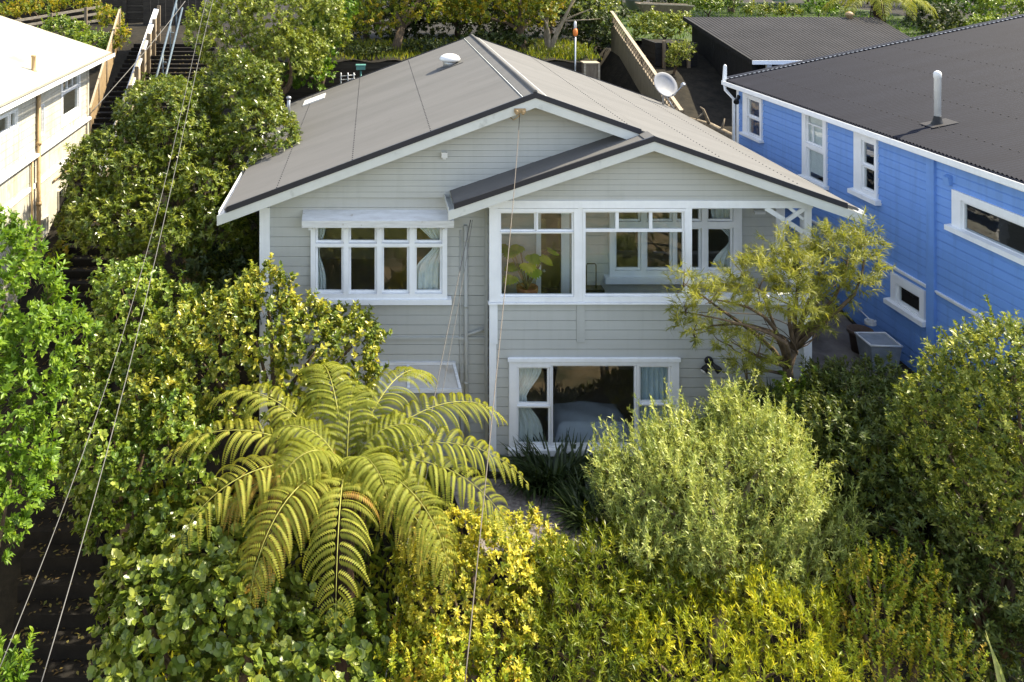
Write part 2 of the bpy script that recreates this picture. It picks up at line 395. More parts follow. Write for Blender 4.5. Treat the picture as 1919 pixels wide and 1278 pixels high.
def lumpy(lobes, n=7, f=(.30, .54), shrink=.78):
    out = []
    for c, r in lobes:
        c, r = np.array(c), np.array(r); out.append((c, r * shrink))
        for d in rdir(n):
            if d[2] < -.25: d = d * np.array([1, 1, -1])
            out.append((c + d * r * .74, (r * .6 + r.mean() * .4) * rng.uniform(*f)))
    return out
def limb_tubes(mb, base, targets, r0, bend=.25, n=7):
    base = np.array(base, float)
    for t in targets:
        t = np.array(t, float); k = 6; ln = np.linalg.norm(t - base)
        pts = []; off = rng.normal(0, bend * .25, 3) * ln
        for i in range(k + 1):
            s = i / k
            p = base + (t - base) * np.array([s ** 1.25, s ** 1.25, s ** .85]) + off * math.sin(math.pi * s) + rng.normal(0, .02, 3) * ln * s * (1 - s)
            pts.append(p)
        mb.tube(pts, [max(.006, r0 * (1 - .82 * i / k)) for i in range(k + 1)], n)
def plobe(px, py, Y, rx, ry, depth=None):
    """lobe whose outline is about rx by ry photo pixels at distance Y"""
    a, b = PXM(rx, Y), PXM(ry, Y)
    return (W(px, py, Y), (a, depth if depth else (a + b) / 2, b))
def tree(name, label, cat, lobes, spec, base=None, trunk_r=.12, limbs=None, group=None, bark='bark'):
    c = np.mean([l[0] for l in lobes], 0)
    if base is None: base = np.array([c[0], c[1] + .2, terrain(c[0], c[1] + .2)])
    root = thing(name, base, label, cat, group)
    mb = MB()
    tg = limbs if limbs is not None else [l[0] for l in lobes]
    top = np.array(base) + (c - np.array(base)) * .42
    mb.tube([np.array(base) - (0, 0, .25), np.array(base) * .6 + top * .4 + rng.normal(0, .04, 3), top], [trunk_r * 1.25, trunk_r, trunk_r * .85], 9)
    limb_tubes(mb, top - (0, 0, .05), tg, trunk_r * .7)
    add('trunk', mb, M[bark], root)
    Q, A = crown_sprigs(lumpy(lobes, spec.get('lumps', 7)), spec['sp'] * 1.08, **spec.get('crown', {}))
    Q = Q - A * spec['len'] * .5
    P, D, N, L, Wd, rn = sprig_leaves(Q, A, spec['len'], spec['k'], spec['th'], spec['L'], spec['W'], **spec.get('leaf', {}))
    if spec.get('shoots'):
        ns, ls, ks = spec['shoots']
        ok = np.flatnonzero(A[:, 2] > .15); ix = rng.choice(ok, min(ns * len(lobes) // 8 + 4, len(ok)), replace=False)
        As = unit(A[ix] + np.array([0, 0, .45]) + rng.normal(0, .22, (len(ix), 3))); Qs = Q[ix] + A[ix] * spec['len'] * .3
        more = sprig_leaves(Qs, As, ls, ks, spec['th'], spec['L'], spec['W'], tj=.3, crnd=.7, tipbias=.9)
        P, D, N, L, Wd, rn = [np.concatenate(t) for t in zip((P, D, N, L, Wd, rn), more)]
        Q = np.concatenate([Q, Qs]); A = np.concatenate([A, As])
    leaves_obj('crown', P, D, N, L, Wd, rn, spec['mat'], root, six=spec.get('six', False), fold=spec.get('fold', .18), bend=spec.get('bend', .08))
    nq = len(Q); pick = rng.random(nq) < .35
    leaves_obj('twigs', Q[pick] - A[pick] * .14, A[pick] + rng.normal(0, .12, (pick.sum(), 3)), rdir(pick.sum()), spec['len'] + .10, .008, rng.random(pick.sum()), M['twig'], root, bend=.0, fold=.3, kind='stuff')
    return root

# ------------------------------------------------------------------ terrain
TY = [-70, -30, 0, 8, 12, 15, 18, 24, 29, 60, 90]
TZ = [-4, -9, -6.8, -4.2, -2.2, -.45, 1.0, 4.0, 5.55, 6.25, 8]
SY = [8, 12, 15, 18, 24, 32, 36]; SZ = [-4.2, -2.2, -.45, 1.0, 3.6, 5.9, 6.3]
def sm(a, b, x):
    t = min(1, max(0, (x - a) / (b - a))); return t * t * (3 - 2 * t)
def terrain(x, y):
    z = float(np.interp(y, TY, TZ))
    if y < 45: z += .0
    if x < -5.0 and y > 18: z = float(np.interp(y, SY, SZ)) - .05
    # levelled bed in front of the house, rising to the right
    t = sm(.3, 1.2, x) * sm(11.4, 13.2, y) * (1 - sm(16.5, 17.5, y))
    lvl = -.12 + 1.55 * sm(3.6, 7.6, x)
    z = z * (1 - t) + max(z, lvl) * t
    # side passage
    if 7.4 < x < 11 and 15 < y < 20: z = 1.4 + .12 * max(0, y - 17.5)
    # bench cut for the house and garden behind it
    if -1.9 < x < 7.6 and 15.7 < y < 24.7: z = -.6
    if 7.8 < x < 9.9 and 18 < y < 24: z = min(z, 2.3)
    if 7.0 < x < 8.45 and 23.4 < y < 31.2: z = min(z, 2.6 + .3 * (y - 24))
    if 8.4 < x < 12.2 and 22 < y < 34: z = float(np.interp(y, [22, 24, 27, 28.5, 30, 34], [2.6, 3.5, 4.4, 4.9, 5.35, 5.7]))
    if -3.6 < x <= 7.0 and 24.6 < y < 27.7: z = min(z, 3.4)
    return z
def build_ground():
    xs = np.unique(np.concatenate([np.arange(-80, -14, 3.), np.arange(-14, 20, .5), np.arange(20, 81, 3.)]))
    ys = np.unique(np.concatenate([np.arange(-70, 4, 3.), np.arange(4, 34, .5), np.arange(34, 91, 3.)]))
    mb = MB(); nx = len(xs)
    for y in ys:
        for x in xs:
            mb.v.append((x, y, terrain(x, y) + (.06 * math.sin(x * 1.7) * math.sin(y * 1.3))))
    for j in range(len(ys) - 1):
        for i in range(nx - 1):
            mb.f.append((j * nx + i, j * nx + i + 1, (j + 1) * nx + i + 1, (j + 1) * nx + i)); mb.smooth.append(True)
    struct('ground', mb, M['soil'])
build_ground()
def patch(name, pts, mat, lift=.05, res=.35):
    """sheet that follows the ground inside a polygon's bounding quad; pts = 4 corners (x,y)"""
    mb = MB(); n = 14
    a, b, c, d = [np.array(p, float) for p in pts]
    for j in range(n + 1):
        for i in range(n + 1):
            s, t = i / n, j / n
            p = (a * (1 - s) + b * s) * (1 - t) + (d * (1 - s) + c * s) * t
            mb.v.append((p[0], p[1], terrain(p[0], p[1]) + .06 * math.sin(p[0] * 1.7) * math.sin(p[1] * 1.3) + lift))
    for j in range(n):
        for i in range(n):
            k = j * (n + 1) + i; mb.f.append((k, k + 1, k + n + 2, k + n + 1)); mb.smooth.append(True)
    return struct(name, mb, mat)
patch('gravel_path', [(1.6, 13.2), (3.5, 13.2), (3.9, 15.1), (1.3, 15.1)], M['gravel'], .09)
patch('bank', [(-30, -45), (30, -45), (30, 2), (-30, 2)], M['bank'], .12)
patch('concrete_path', [(7.95, 14.6), (9.75, 14.6), (9.75, 19.5), (7.95, 19.5)], M['concrete'], .07)

# ================================================================== GREY HOUSE
YP, YM, YI, YMF, YPF, YB = 15.5, 15.95, 16.6, 15.45, 15.05, 25.3
XL, XR, XP = -2.05, 7.81, 2.083
RX, RZ = 2.90, 6.584
SL, SR = .371, .348
EL, ER = -2.63, 8.43           # eave ends
PXr = 4.875; PZr = RZ - SR * (PXr - RX)
PE = 1.42                     # porch left eave end
SPL = .338
def zl(x): return RZ - SL * (RX - x)
def zr(x): return RZ - SR * (x - RX)
def zp(x): return PZr - SPL * (PXr - x)
house = thing('house', (2.8, 20, -.3), 'grey weatherboard two storey house with white window frames and a wide double gabled roof', 'house')
PM = Plane((0, YM), (1, 0)); PI_ = Plane((0, YI), (1, 0)); PP = Plane((0, YP), (1, 0))
# --- window layouts read on the wall planes
mw_cas = PM.rect(583, 417, 837, 556)
mw_gl = [PM.rect(x0, y0, x1, y1) for x0, x1 in ((596, 640), (658, 702), (719.5, 762.5), (780.6, 824)) for y0, y1 in ((421, 448.5), (462, 542))]
iw_cas = PI_.rect(1140, 388, 1387, 518)
iw_gl = [PI_.rect(x0, y0, x1, y1) for x0, x1 in ((1154, 1195), (1212, 1254), (1268, 1308), (1326, 1367)) for y0, y1 in ((390.5, 409), (428, 500))]
door_r = PI_.rect(1004, 392, 1066, 585)
lw_cas = PP.rect(953, 668, 1270, 838)
lw_gl = [PP.rect(*r) for r in ((972, 688, 1025, 752.5), (971, 762, 1027, 828), (1035.5, 684, 1187.5, 829), (1199, 686, 1251, 749), (1197, 759, 1253, 823))]
p1_cas = PP.rect(931, 389, 1081.5, 563); p2_cas = PP.rect(1091, 389, 1283, 563)
p1_gl = [PP.rect(*r) for r in ((938.6, 399, 1001, 429.5), (1008, 399, 1071, 429.5), (939.6, 437, 1071.5, 551))]
p2_gl = [PP.rect(*r) for r in ((1097, 397.5, 1153, 428), (1159, 397.5, 1216, 428), (1222, 397.5, 1277.5, 428), (1097, 434, 1278.5, 550))]
ZB = PM.uz(0, 369)[1]          # belt under main gable
ZH = PP.uz(0, 376)[1]          # belt under porch gable
ZS = PP.uz(0, 563)[1]          # porch sill underside
# walls
mb = MB(); board_wall(mb, PM, -.6, ZB, .178, XL, XP, [grow(mw_cas, -.03)]); add('wall', mb, M['wall'], house)
mb = MB(); board_wall(mb, PI_, 2.1, 4.75, .178, XP, XR, [grow(iw_cas, -.03), grow(door_r, -.02)]); add('porch_back_wall', mb, M['wall'], house)
off = .13
def glo(z): return max(XL, RX - (RZ - off - z) / SL)
def ghi(z): return min(XR, RX + (RZ - off - z) / SR)
mb = MB(); board_wall(mb, PM, ZB, RZ - off - .01, .108, glo, ghi, d=.016, base=.035, chamfer=False); add('gable', mb, M['wall'], house)
mb = MB(); board_wall(mb, PP, -.35, ZS, .170, XP, XR, [grow(lw_cas, -.03)])
pbox(mb, PP, *PP.uz(1080, 0)[:1], PP.uz(1095, 0)[0], PP.uz(0, 639)[1], ZS, .0, .04)
PSL = Plane((XP, YI), (0, -1)); board_wall(mb, PSL, -.35, 4.75, .170, 0, YI - YP)
PSR = Plane((XR, YP), (0, 1)); board_wall(mb, PSR, -.35, ZS, .170, 0, YI - YP)
add('porch_wall', mb, M['wall'], house)
mb = MB()
def plo(z): return max(XP, PXr - (PZr - off - z) / SPL)
def phi(z): return min(XR, PXr + (PZr - off - z) / SR)
board_wall(mb, PP, ZH, PZr - off - .01, .102, plo, phi, d=.016, base=.03, chamfer=False); add('porch_gable', mb, M['wall'], house)
mb = MB()
board_wall(mb, Plane((XR, YI), (0, 1)), -.6, 4.8, .178, 0, 24.9 - YI)
board_wall(mb, Plane((XL, 24.9), (0, -1)), -.6, 4.5, .178, 0, 24.9 - YM)
board_wall(mb, Plane((XR, 24.9), (-1, 0)), -.6, RZ - .1, .178, lambda z: XR - min(XR, RX + (RZ - .1 - z) / SR), lambda z: XR - max(XL, RX - (RZ - .1 - z) / SL))
add('side_wall', mb, M['wall'], house)
# rooms behind the glass
mb = MB()
def room(x0, x1, y0, y1, z0, z1, right=True):
    mb.face([(x0, y0, z0), (x1, y0, z0), (x1, y1, z0), (x0, y1, z0)]); mb.face([(x0, y0, z1), (x0, y1, z1), (x1, y1, z1), (x1, y0, z1)])
    mb.face([(x0, y1, z0), (x1, y1, z0), (x1, y1, z1), (x0, y1, z1)])
    mb.face([(x0, y0, z0), (x0, y1, z0), (x0, y1, z1), (x0, y0, z1)]); mb.face([(x1, y0, z0), (x1, y0, z1), (x1, y1, z1), (x1, y1, z0)])
room(XL + .08, XP - .05, YM + .06, 19.6, 2.15, 4.42); room(XP + .1, XR - .1, YI + .06, 20.2, 2.15, 4.6); room(XP + .15, 6.6, YP + .08, 19.2, -.15, 2.0)
add('interior_wall', mb, M['room'], house)
# porch floor and ceiling
mb = MB(); mb.box(XP + .05, XR - .04, YP + .02, YI - .03, 2.02, 2.14); add('porch_floor', mb, M['wood'], house)
mb = MB(); mb.box(XP + .05, XR - .04, YP + .04, YI - .03, 4.74, 4.8); add('porch_ceiling', mb, M['white'], house)
# windows
sill = PM.rect(580.5, 553, 845, 565)
w = window(house, PM, mw_cas, mw_gl, sill=sill, cas=.09, deep=.03, label='white four light casement window under a flaking hood')
mb = MB()
h0, h1 = PM.uz(568, 396), PM.uz(848, 417)
mb.hexa([PM.pt(h0[0], h1[1], .30), PM.pt(h1[0], h1[1], .30), PM.pt(h1[0], h1[1], .02), PM.pt(h0[0], h1[1], .02),
         PM.pt(h0[0], h1[1] + .13, .32), PM.pt(h1[0], h1[1] + .13, .32), PM.pt(h1[0], h1[1] + .24, .02), PM.pt(h0[0], h1[1] + .24, .02)])
for u in np.linspace(h0[0] + .15, h1[0] - .15, 5): pbox(mb, PM, u - .035, u + .035, h1[1] - .06, h1[1] - .002, .121, .25)
add('hood', mb, M['oldwhite'], w)
window(house, PI_, iw_cas, iw_gl, sill=PI_.rect(1131, 513, 1396, 527), cas=.07, deep=.02, label='white casement window inside the porch')
window(house, PP, lw_cas, lw_gl, sill=PP.rect(951, 833, 1272, 846), cas=.06, deep=.02, label='wide ground floor window with fixed centre pane')
mb = MB(); a = PP.uz(950, 673); b = PP.uz(1272, 668); pbox(mb, PP, a[0], b[0], a[1], b[1] + .02, .081, .11, .01); 
w = house.children[-1]; add('head_trim', mb, M['white'], w)
window(house, PP, p1_cas, p1_gl, e=.03, cas=.06, deep=.0, label='porch window with two small top panes')
window(house, PP, p2_cas, p2_gl, e=.03, cas=.06, deep=.0, label='wide porch window with three small top panes')
# porch door
mb = MB(); g1 = PI_.rect(1014, 410, 1050, 470); g2 = PI_.rect(1014, 478, 1050, 540)
plate(mb, PI_, PI_.rect(1013, 398, 1051, 585), [g1, g2], -.04, .0); d = add('door', mb, M['darkwood'], house)
mb = MB(); 
for g in (g1, g2): pbox(mb, PI_, g[0], g[2], g[1], g[3], -.025, -.018)
add('pane', mb, M['glass'], d)
mb = MB(); plate(mb, PI_, door_r, [PI_.rect(1013, 398, 1051, 600)], -.05, .05); add('door_frame', mb, M['white'], d)
u, z = PI_.uz(1018, 505); mb = MB(); mb.lathe(PI_.pt(u, z, .01), [(.012, 0), (.012, .04), (.028, .045), (.03, .06), (.018, .075)], 12, (0, -1, 0)); add('handle', mb, M['steel'], d)
# white boards: corner boards, posts, header, sill band
def corner(mb, P, x0, x1, y0, y1, d0, d1): r = P.rect(x0, y0, x1, y1); pbox(mb, P, r[0], r[2], r[1], r[3], d0, d1)
mb = MB(); corner(mb, PM, 487, 506, 388, 900, -.04, .05); add('corner_board', mb, M['white'], house)
mb = MB(); corner(mb, PP, 916, 931, 388, 563, -.05, .075); corner(mb, PP, 916.5, 931.5, 568, 642, -.05, .06); corner(mb, PP, 916.5, 929.5, 642.2, 868, -.05, .045); add('corner_board', mb, M['white'], house)
mb = MB(); corner(mb, PP, 1505, 1519, 568, 735, -.05, .05); add('corner_board', mb, M['white'], house)
mb = MB(); corner(mb, PP, 1505, 1518.5, 386, 552, -.12, .05); add('porch_post', mb, M['white'], house)
mb = MB(); corner(mb, PP, 1283.3, 1294.5, 388, 552, -.1, .06); add('porch_post', mb, M['white'], house); mb = MB(); corner(mb, PP, 1081.8, 1090.8, 388, 563, -.05, .05); add('porch_post', mb, M['white'], house)
mb = MB(); r = PP.rect(914, 374, 1520, 388); pbox(mb, PP, r[0], r[2], r[1], r[3], -.06, .07); add('header_beam', mb, M['white'], house)
mb = MB(); r = PP.rect(914, 552, 1521, 567); pbox(mb, PP, r[0], PP.uz(930.5, 0)[0], PP.uz(0, 567.5)[1], PP.uz(0, 563.2)[1], .0, .1, .01)
pbox(mb, PP, PP.uz(930.6, 0)[0], PP.uz(1283, 0)[0], r[1], PP.uz(0, 563.2)[1], .0, .09, .01); pbox(mb, PP, PP.uz(1283.1, 0)[0], r[2], r[1], r[3], -.1, .09, .015)
mb.box(XR - .06, XR + .07, YP + .101, YI - .02, ZS, ZS + .1); add('sill_band', mb, M['white'], house)
mb = MB(); pbox(mb, PI_, XR - .12, XR + .05, 2.1, 4.7, -.03, .05); add('corner_board', mb, M['white'], house)
# lattice bracket
mb = MB()
def pl(x, y, d): u, z = PP.uz(x, y); return PP.pt(u, z, d)
mb.beam(pl(1434, 389, 0), pl(1504, 434, 0), .05, .085); mb.beam(pl(1504, 389, .052), pl(1471, 412, .052), .04, .07)
mb.beam(pl(1478, 389, .03), pl(1504, 410, .03), .03, .05); add('bracket', mb, M['white'], house)
# belts on the main wall
mb = MB(); pbox(mb, PM, XL + .18, XP, PM.uz(0, 634)[1], PM.uz(0, 629)[1], .0, .05, .01); add('belt_trim', mb, M['wall'], house)
# roof
Y0, Y1 = YMF, YB
mb = MB(); roof_sheet(mb, (EL, Y0, zl(EL)), (EL, Y1, zl(EL)), (RX, Y0, RZ), (RX, Y1, RZ), amp=.0035)
roof_sheet(mb, (PXr, Y0, zr(PXr)), (PXr, Y1, zr(PXr)), (RX + .0, Y0, RZ), (RX + .0, Y1, RZ), amp=.0035)
roof_sheet(mb, (ER, YPF, zr(ER)), (ER, Y1, zr(ER)), (PXr, YPF, zr(PXr)), (PXr, Y1, zr(PXr)), amp=.0035)
roof_sheet(mb, (PE, YPF, zp(PE)), (PE, YM + .02, zp(PE)), (PXr, YPF, PZr), (PXr, YM + .02, PZr), amp=.0035)
roof = add('roof', mb, M['roof'], house)
# ridge caps
mb = MB()
for sgn, s in ((-1, SL), (1, SR)):
    x1 = RX + sgn * .2
    mb.hexa([(x1, Y0 - .02, RZ - s * .2 + .008), (x1, Y1, RZ - s * .2 + .008), (RX, Y1, RZ + .01), (RX, Y0 - .02, RZ + .01),
             (x1, Y0 - .02, RZ - s * .2 + .02), (x1, Y1, RZ - s * .2 + .02), (RX, Y1, RZ + .035), (RX, Y0 - .02, RZ + .035)])
mb.tube([(RX, Y0 - .02, RZ + .03), (RX, Y1, RZ + .03)], .04, 10)
for sgn, s in ((-1, SPL), (1, SR)):
    x1 = PXr + sgn * .15
    mb.hexa([(x1, YPF - .01, PZr - s * .15 + .008), (x1, Y0 - .05, PZr - s * .15 + .008), (PXr, Y0 - .05, PZr + .01), (PXr, YPF - .01, PZr + .01),
             (x1, YPF - .01, PZr - s * .15 + .018), (x1, Y0 - .05, PZr - s * .15 + .018), (PXr, Y0 - .05, PZr + .03), (PXr, YPF - .01, PZr + .03)])
add('ridge_cap', mb, M['roof'], roof)
mb = MB()
for x, z in ((RX - .215, RZ - SL * .215), (RX + .215, RZ - SR * .215)):
    mb = MB(); mb.beam((x, Y0, z + .010), (x, Y1, z + .010), .014, .012); add('ridge_edge_strip', mb, M['fascia'], roof)
mb = MB()
for x in (-1.7, -.35, 1.05):
    for y in np.arange(Y0 + .1, Y1 - .1, .152): mb.lathe((x, y, zl(x) + .003), [(.013, 0), (.011, .008), (.004, .012)], 6)
for x in (4.6, 6.2, 7.6):
    for y in np.arange(Y0 + .1, Y1 - .1, .152): mb.lathe((x, y, zr(x) + .003), [(.013, 0), (.011, .008), (.004, .012)], 6)
add('roof_screws', mb, M['charcoal'], roof)['kind'] = 'stuff'
# barge flashing and fascia
mb = MB()
rake(mb, (EL + .05, zl(EL + .05)), (RX, RZ), Y0 - .045, Y0 - .004, .025, -.075); rake(mb, (RX, RZ), (PXr - .1, zr(PXr - .1)), Y0 - .045, Y0 - .004, .025, -.075)
add('barge_flashing', mb, M['flash'], roof); mb = MB()
rake(mb, (PE, zp(PE)), (PXr, PZr), YPF - .045, YPF - .004, .025, -.07); rake(mb, (PXr, PZr), (ER - .22, zr(ER - .22)), YPF - .045, YPF - .004, .025, -.07)
add('barge_flashing', mb, M['flash'], roof); mb = MB()
rake(mb, (EL, zl(EL)), (RX, RZ), Y1 + .004, Y1 + .04, .025, -.075); rake(mb, (RX, RZ), (ER, zr(ER)), Y1 + .004, Y1 + .04, .025, -.075)
add('barge_flashing', mb, M['flash'], roof)
mb = MB()
rake(mb, (EL - .12, zl(EL - .12)), (RX, RZ), Y0 - .03, Y0 + .02, -.076, -.25); rake(mb, (RX, RZ), (PXr - .05, zr(PXr - .05)), Y0 - .03, Y0 + .02, -.076, -.25)
add('fascia_board', mb, M['fascia'], house); mb = MB()
rake(mb, (PE - .1, zp(PE - .1)), (PXr, PZr), YPF - .03, YPF + .02, -.071, -.235); rake(mb, (PXr, PZr), (ER + .12, zr(ER + .12)), YPF - .03, YPF + .02, -.071, -.235)
add('fascia_board', mb, M['fascia'], house); mb = MB()
rake(mb, (EL, zl(EL)), (RX, RZ), Y1 - .02, Y1 + .03, -.076, -.25); rake(mb, (RX, RZ), (ER, zr(ER)), Y1 - .02, Y1 + .03, -.076, -.25)
add('fascia_board', mb, M['fascia'], house)
mb = MB()   # soffits
rake(mb, (EL, zl(EL)), (RX, RZ), Y0 + .021, YM + .05, -.1, -.125); rake(mb, (RX, RZ), (PXr, zr(PXr)), Y0 + .021, YM + .05, -.1, -.125)
rake(mb, (PE, zp(PE)), (PXr, PZr), YPF + .021, YP + .05, -.1, -.12); rake(mb, (PXr, PZr), (ER, zr(ER)), YPF + .021, YP + .05, -.1, -.12)
add('soffit', mb, M['fascia'], house)
# gutters
def gutter(mb, x, y0, y1, z, sgn):
    mb.box(min(x, x + sgn * .11), max(x, x + sgn * .11), y0, y1, z - .1, z - .085)
    mb.box(min(x + sgn * .1, x + sgn * .112), max(x + sgn * .1, x + sgn * .112), y0, y1, z - .1, z - .005)
    mb.box(min(x, x + sgn * .015), max(x, x + sgn * .015), y0, y1, z - .18, z - .02)
mb = MB(); gutter(mb, EL + .01, Y0 + .021, Y1, zl(EL) - .05, -1); add('gutter', mb, M['oldwhite'], house)
mb = MB(); gutter(mb, ER - .01, YPF + .021, Y1, zr(ER) - .05, 1); add('gutter', mb, M['oldwhite'], house)
mb = MB(); gutter(mb, PE + .01, YPF + .021, YM - .02, zp(PE) - .05, -1); add('gutter', mb, M['fascia'], house)
# pipes on the wall
u, z0 = PM.uz(872, 420); 
mb = MB(); mb.tube([PM.pt(u, z0, .06), PM.pt(u + .02, -.2, .06)], .036, 10)
a = PM.uz(874, 625); b = PM.uz(905, 614); mb.tube([PM.pt(*a, .06), PM.pt(*b, .06)], .03, 8)
for zz in (3.8, 2.6, 1.2): mb.tube([PM.pt(u + .005, zz, .06), PM.pt(u + .005, zz + .05, .06)], .045, 10)
add('downpipe', mb, M['wall'], house)
mb = MB(); u, _ = PM.uz(862, 0); mb.tube([PM.pt(u, 4.0, .04), PM.pt(u, -.2, .04)], .012, 6); add('conduit', mb, M['wall'], house)
# vents, lights, brackets on the house
def roofpt(px, py, zf):      # first ray hit with surface z = zf(x)
    lo, hi = 8., 40.
    for _ in range(60):
        m = (lo + hi) / 2; p = W(px, py, m)
        if p[2] > zf(p[0]): lo = m
        else: hi = m
    return W(px, py, lo)
p = roofpt(843, 123, zl); mb = MB()
mb.lathe(p - (0, 0, .04), [(.17, 0), (.16, .12), (.15, .17)], 20); vent = add('roof_vent', mb, M['steel'], house)
mb = MB(); mb.lathe(p + (0, 0, .11), [(.21, 0), (.255, .03), (.26, .07), (.22, .13), (.13, .175), (.03, .19)], 24); add('vent_cap', mb, M['whiteplastic'], vent)
mb = MB(); mb.hexa([tuple(q) for q in ([p[0] - .3, p[1] - .27, zl(p[0] - .3) + .008], [p[0] + .3, p[1] - .27, zl(p[0] + .3) + .008], [p[0] + .3, p[1] + .27, zl(p[0] + .3) + .008], [p[0] - .3, p[1] + .27, zl(p[0] - .3) + .008],
                                   [p[0] - .3, p[1] - .27, zl(p[0] - .3) + .016], [p[0] + .3, p[1] - .27, zl(p[0] + .3) + .016], [p[0] + .3, p[1] + .27, zl(p[0] + .3) + .016], [p[0] - .3, p[1] + .27, zl(p[0] - .3) + .016])]); add('flashing', mb, M['roof'], vent)
q = [roofpt(*c, zl) for c in ((569, 197), (608, 184), (609, 177), (571, 190))]
q = [np.array([v[0], v[1], zl(v[0])]) for v in q]; y0q, y1q = min(v[1] for v in q), max(v[1] for v in q); x0q, x1q = min(v[0] for v in q), max(v[0] for v in q)
mb = MB(); mb.hexa([(x0q, y0q, zl(x0q)), (x1q, y0q, zl(x1q)), (x1q, y1q, zl(x1q)), (x0q, y1q, zl(x0q)), (x0q, y0q, zl(x0q) + .025), (x1q, y0q, zl(x1q) + .025), (x1q, y1q, zl(x1q) + .025), (x0q, y1q, zl(x0q) + .025)])
sk = add('skylight_frame', mb, M['whiteplastic'], house)
p = roofpt(541, 213, zl); mb = MB(); mb.tube([p - (0, 0, .1), p + (0, 0, .42)], .045, 10); mb.lathe(p + (0, 0, .4), [(.07, 0), (.07, .05), (.02, .08)], 10); add('vent_pipe', mb, M['steel'], house)
u, z = PM.uz(832, 288); mb = MB(); pbox(mb, PM, u - .055, u + .055, z - .05, z + .05, .04, .12); pbox(mb, PM, u - .03, u + .03, z - .085, z - .051, .04, .09); add('alarm_box', mb, M['whiteplastic'], house)
u, z = PI_.uz(1421, 396); mb = MB(); pbox(mb, PI_, u - .1, u + .1, z - .03, z + .03, .0, .09, .01); pbox(mb, PI_, u - .11, u + .11, z + .031, z + .045, .0, .1); add('wall_light', mb, M['whiteplastic'], house)
u, z = PP.uz(1327, 674); c = np.array(PP.pt(u, z, .02)); mb = MB(); mb.lathe(c, [(.075, 0), (.075, .03), (.04, .05)], 16, (0, -1, 0)); mb.tube([c + (0, -.05, 0), c + (0, -.1, -.02)], .025, 8)
fl = add('flood_light', mb, M['blackmetal'], house)
for s in (-1, 1):
    mb = MB(); mb.lathe(c + (s * .03, -.09, -.01), [(.03, 0), (.035, .05), (.06, .12), (.065, .17)], 14, (s * .75, -.35, -.8)); add('lamp_head', mb, M['blackmetal'], fl)
    mb = MB(); d3 = unit(np.array([s * .75, -.35, -.8])); mb.lathe(c + (s * .03, -.09, -.01) + d3 * .172, [(.058, 0), (.05, .012), (.02, .025)], 14, tuple(d3)); add('lamp_lens', mb, M['whiteplastic'], fl)
c = W(974, 206, YMF - .03); mb = MB(); mb.box(c[0] - .1, c[0] + .1, c[1] - .05, c[1] - .002, c[2] - .04, c[2] + .03)
for s in (-.06, .05): mb.lathe(c + (s, -.06, -.07), [(.02, 0), (.035, .02), (.02, .04), (.035, .06), (.015, .08)], 10)
mb.tube([c + (0, -.04, -.02), c + (-.02, .0, -.12), c + (-.1, .06, -.19), c + (-.16, .3, -.16)], .008, 6)
add('cable_bracket', mb, M['tan'], house)
# basement awning
a0, a1 = PM.uz(716, 680), PM.uz(850, 680)
zt, zb = a0[1], W(0, 728, YM - .45)[2]
mb = MB(); n = 40
i0 = 0
for i in range(n + 1):
    t = i / n; w_ = .008 * math.sin(t * 2 * math.pi * 20)
    mb.v.append(PM.pt(a0[0] + (a1[0] - a0[0]) * t, zt + w_, .05)); mb.v.append(PM.pt(a0[0] - .05 + (a1[0] - a0[0] + .12) * t, zb + w_, .47))
for i in range(n): mb.f.append((2 * i, 2 * i + 1, 2 * i + 3, 2 * i + 2)); mb.smooth.append(True)
aw = add('awning', mb, M['plastic_sheet'], house)
mb = MB()
for t in (0, .36, 1.0): mb.beam(PM.pt(a0[0] + (a1[0] - a0[0]) * t, zt + .0, .05), PM.pt(a0[0] - .05 + (a1[0] - a0[0] + .12) * t, zb, .47), .05, .05)
mb.beam(PM.pt(a0[0] - .05, zt + .02, .05), PM.pt(a1[0] + .03, zt + .02, .05), .05, .05); mb.beam(PM.pt(a0[0] - .08, zb - .02, .48), PM.pt(a1[0] + .1, zb - .02, .48), .04, .07)
add('awning_frame', mb, M['oldwhite'], aw)
# foundation
mb = MB(); mb.box(XP + .03, XR - .02, YP + .03, YP + .1, -.8, -.352); add('foundation', mb, M['concrete'], house)

# --- things seen inside
def curtain(P, u0, u1, z0, z1, d, mat, label, waves=5, tie=None, side=1):
    """hanging cloth; tie=(height fraction, narrow fraction): pulled to one side"""
    mb = MB(); nu, nz = 44, 14
    for j in range(nz + 1):
        t = j / nz; z = z1 + (z0 - z1) * t
        wf = 1.
        if tie:
            wf = 1 - (1 - tie[1]) * math.exp(-((t - tie[0]) / .22) ** 2); wf = min(wf, 1)
        for i in range(nu + 1):
            s = i / nu; amp = .035 * (1.2 if not tie else wf)
            uu = (u0 + (u1 - u0) * s * wf) if side > 0 else (u1 - (u1 - u0) * s * wf)
            mb.v.append(P.pt(uu, z, d + amp * math.sin(s * waves * 2 * math.pi + .6 * t)))
    for j in range(nz):
        for i in range(nu):
            k = j * (nu + 1) + i; mb.f.append((k, k + 1, k + nu + 2, k + nu + 1)); mb.smooth.append(True)
    return solo('curtain', mb, M[mat], label, 'curtain')
r = PM.rect(775, 415, 834, 548); curtain(PM, r[0], r[2], r[1], r[3], -.1, 'curtain', 'white curtain tied back at the right of the upper left casement window', 5, (.35, .35), -1)
r = PM.rect(590, 415, 611, 548); curtain(PM, r[0], r[2], r[1], r[3], -.1, 'curtain', 'white curtain drawn back at the left of the upper left casement window', 4, (.45, .4), 1)
r = PP.rect(1193, 680, 1262, 836); curtain(PP, r[0], r[2], r[1], r[3], -.09, 'bluecurtain', 'pale blue curtain hanging straight behind the right of the ground floor window', 7)
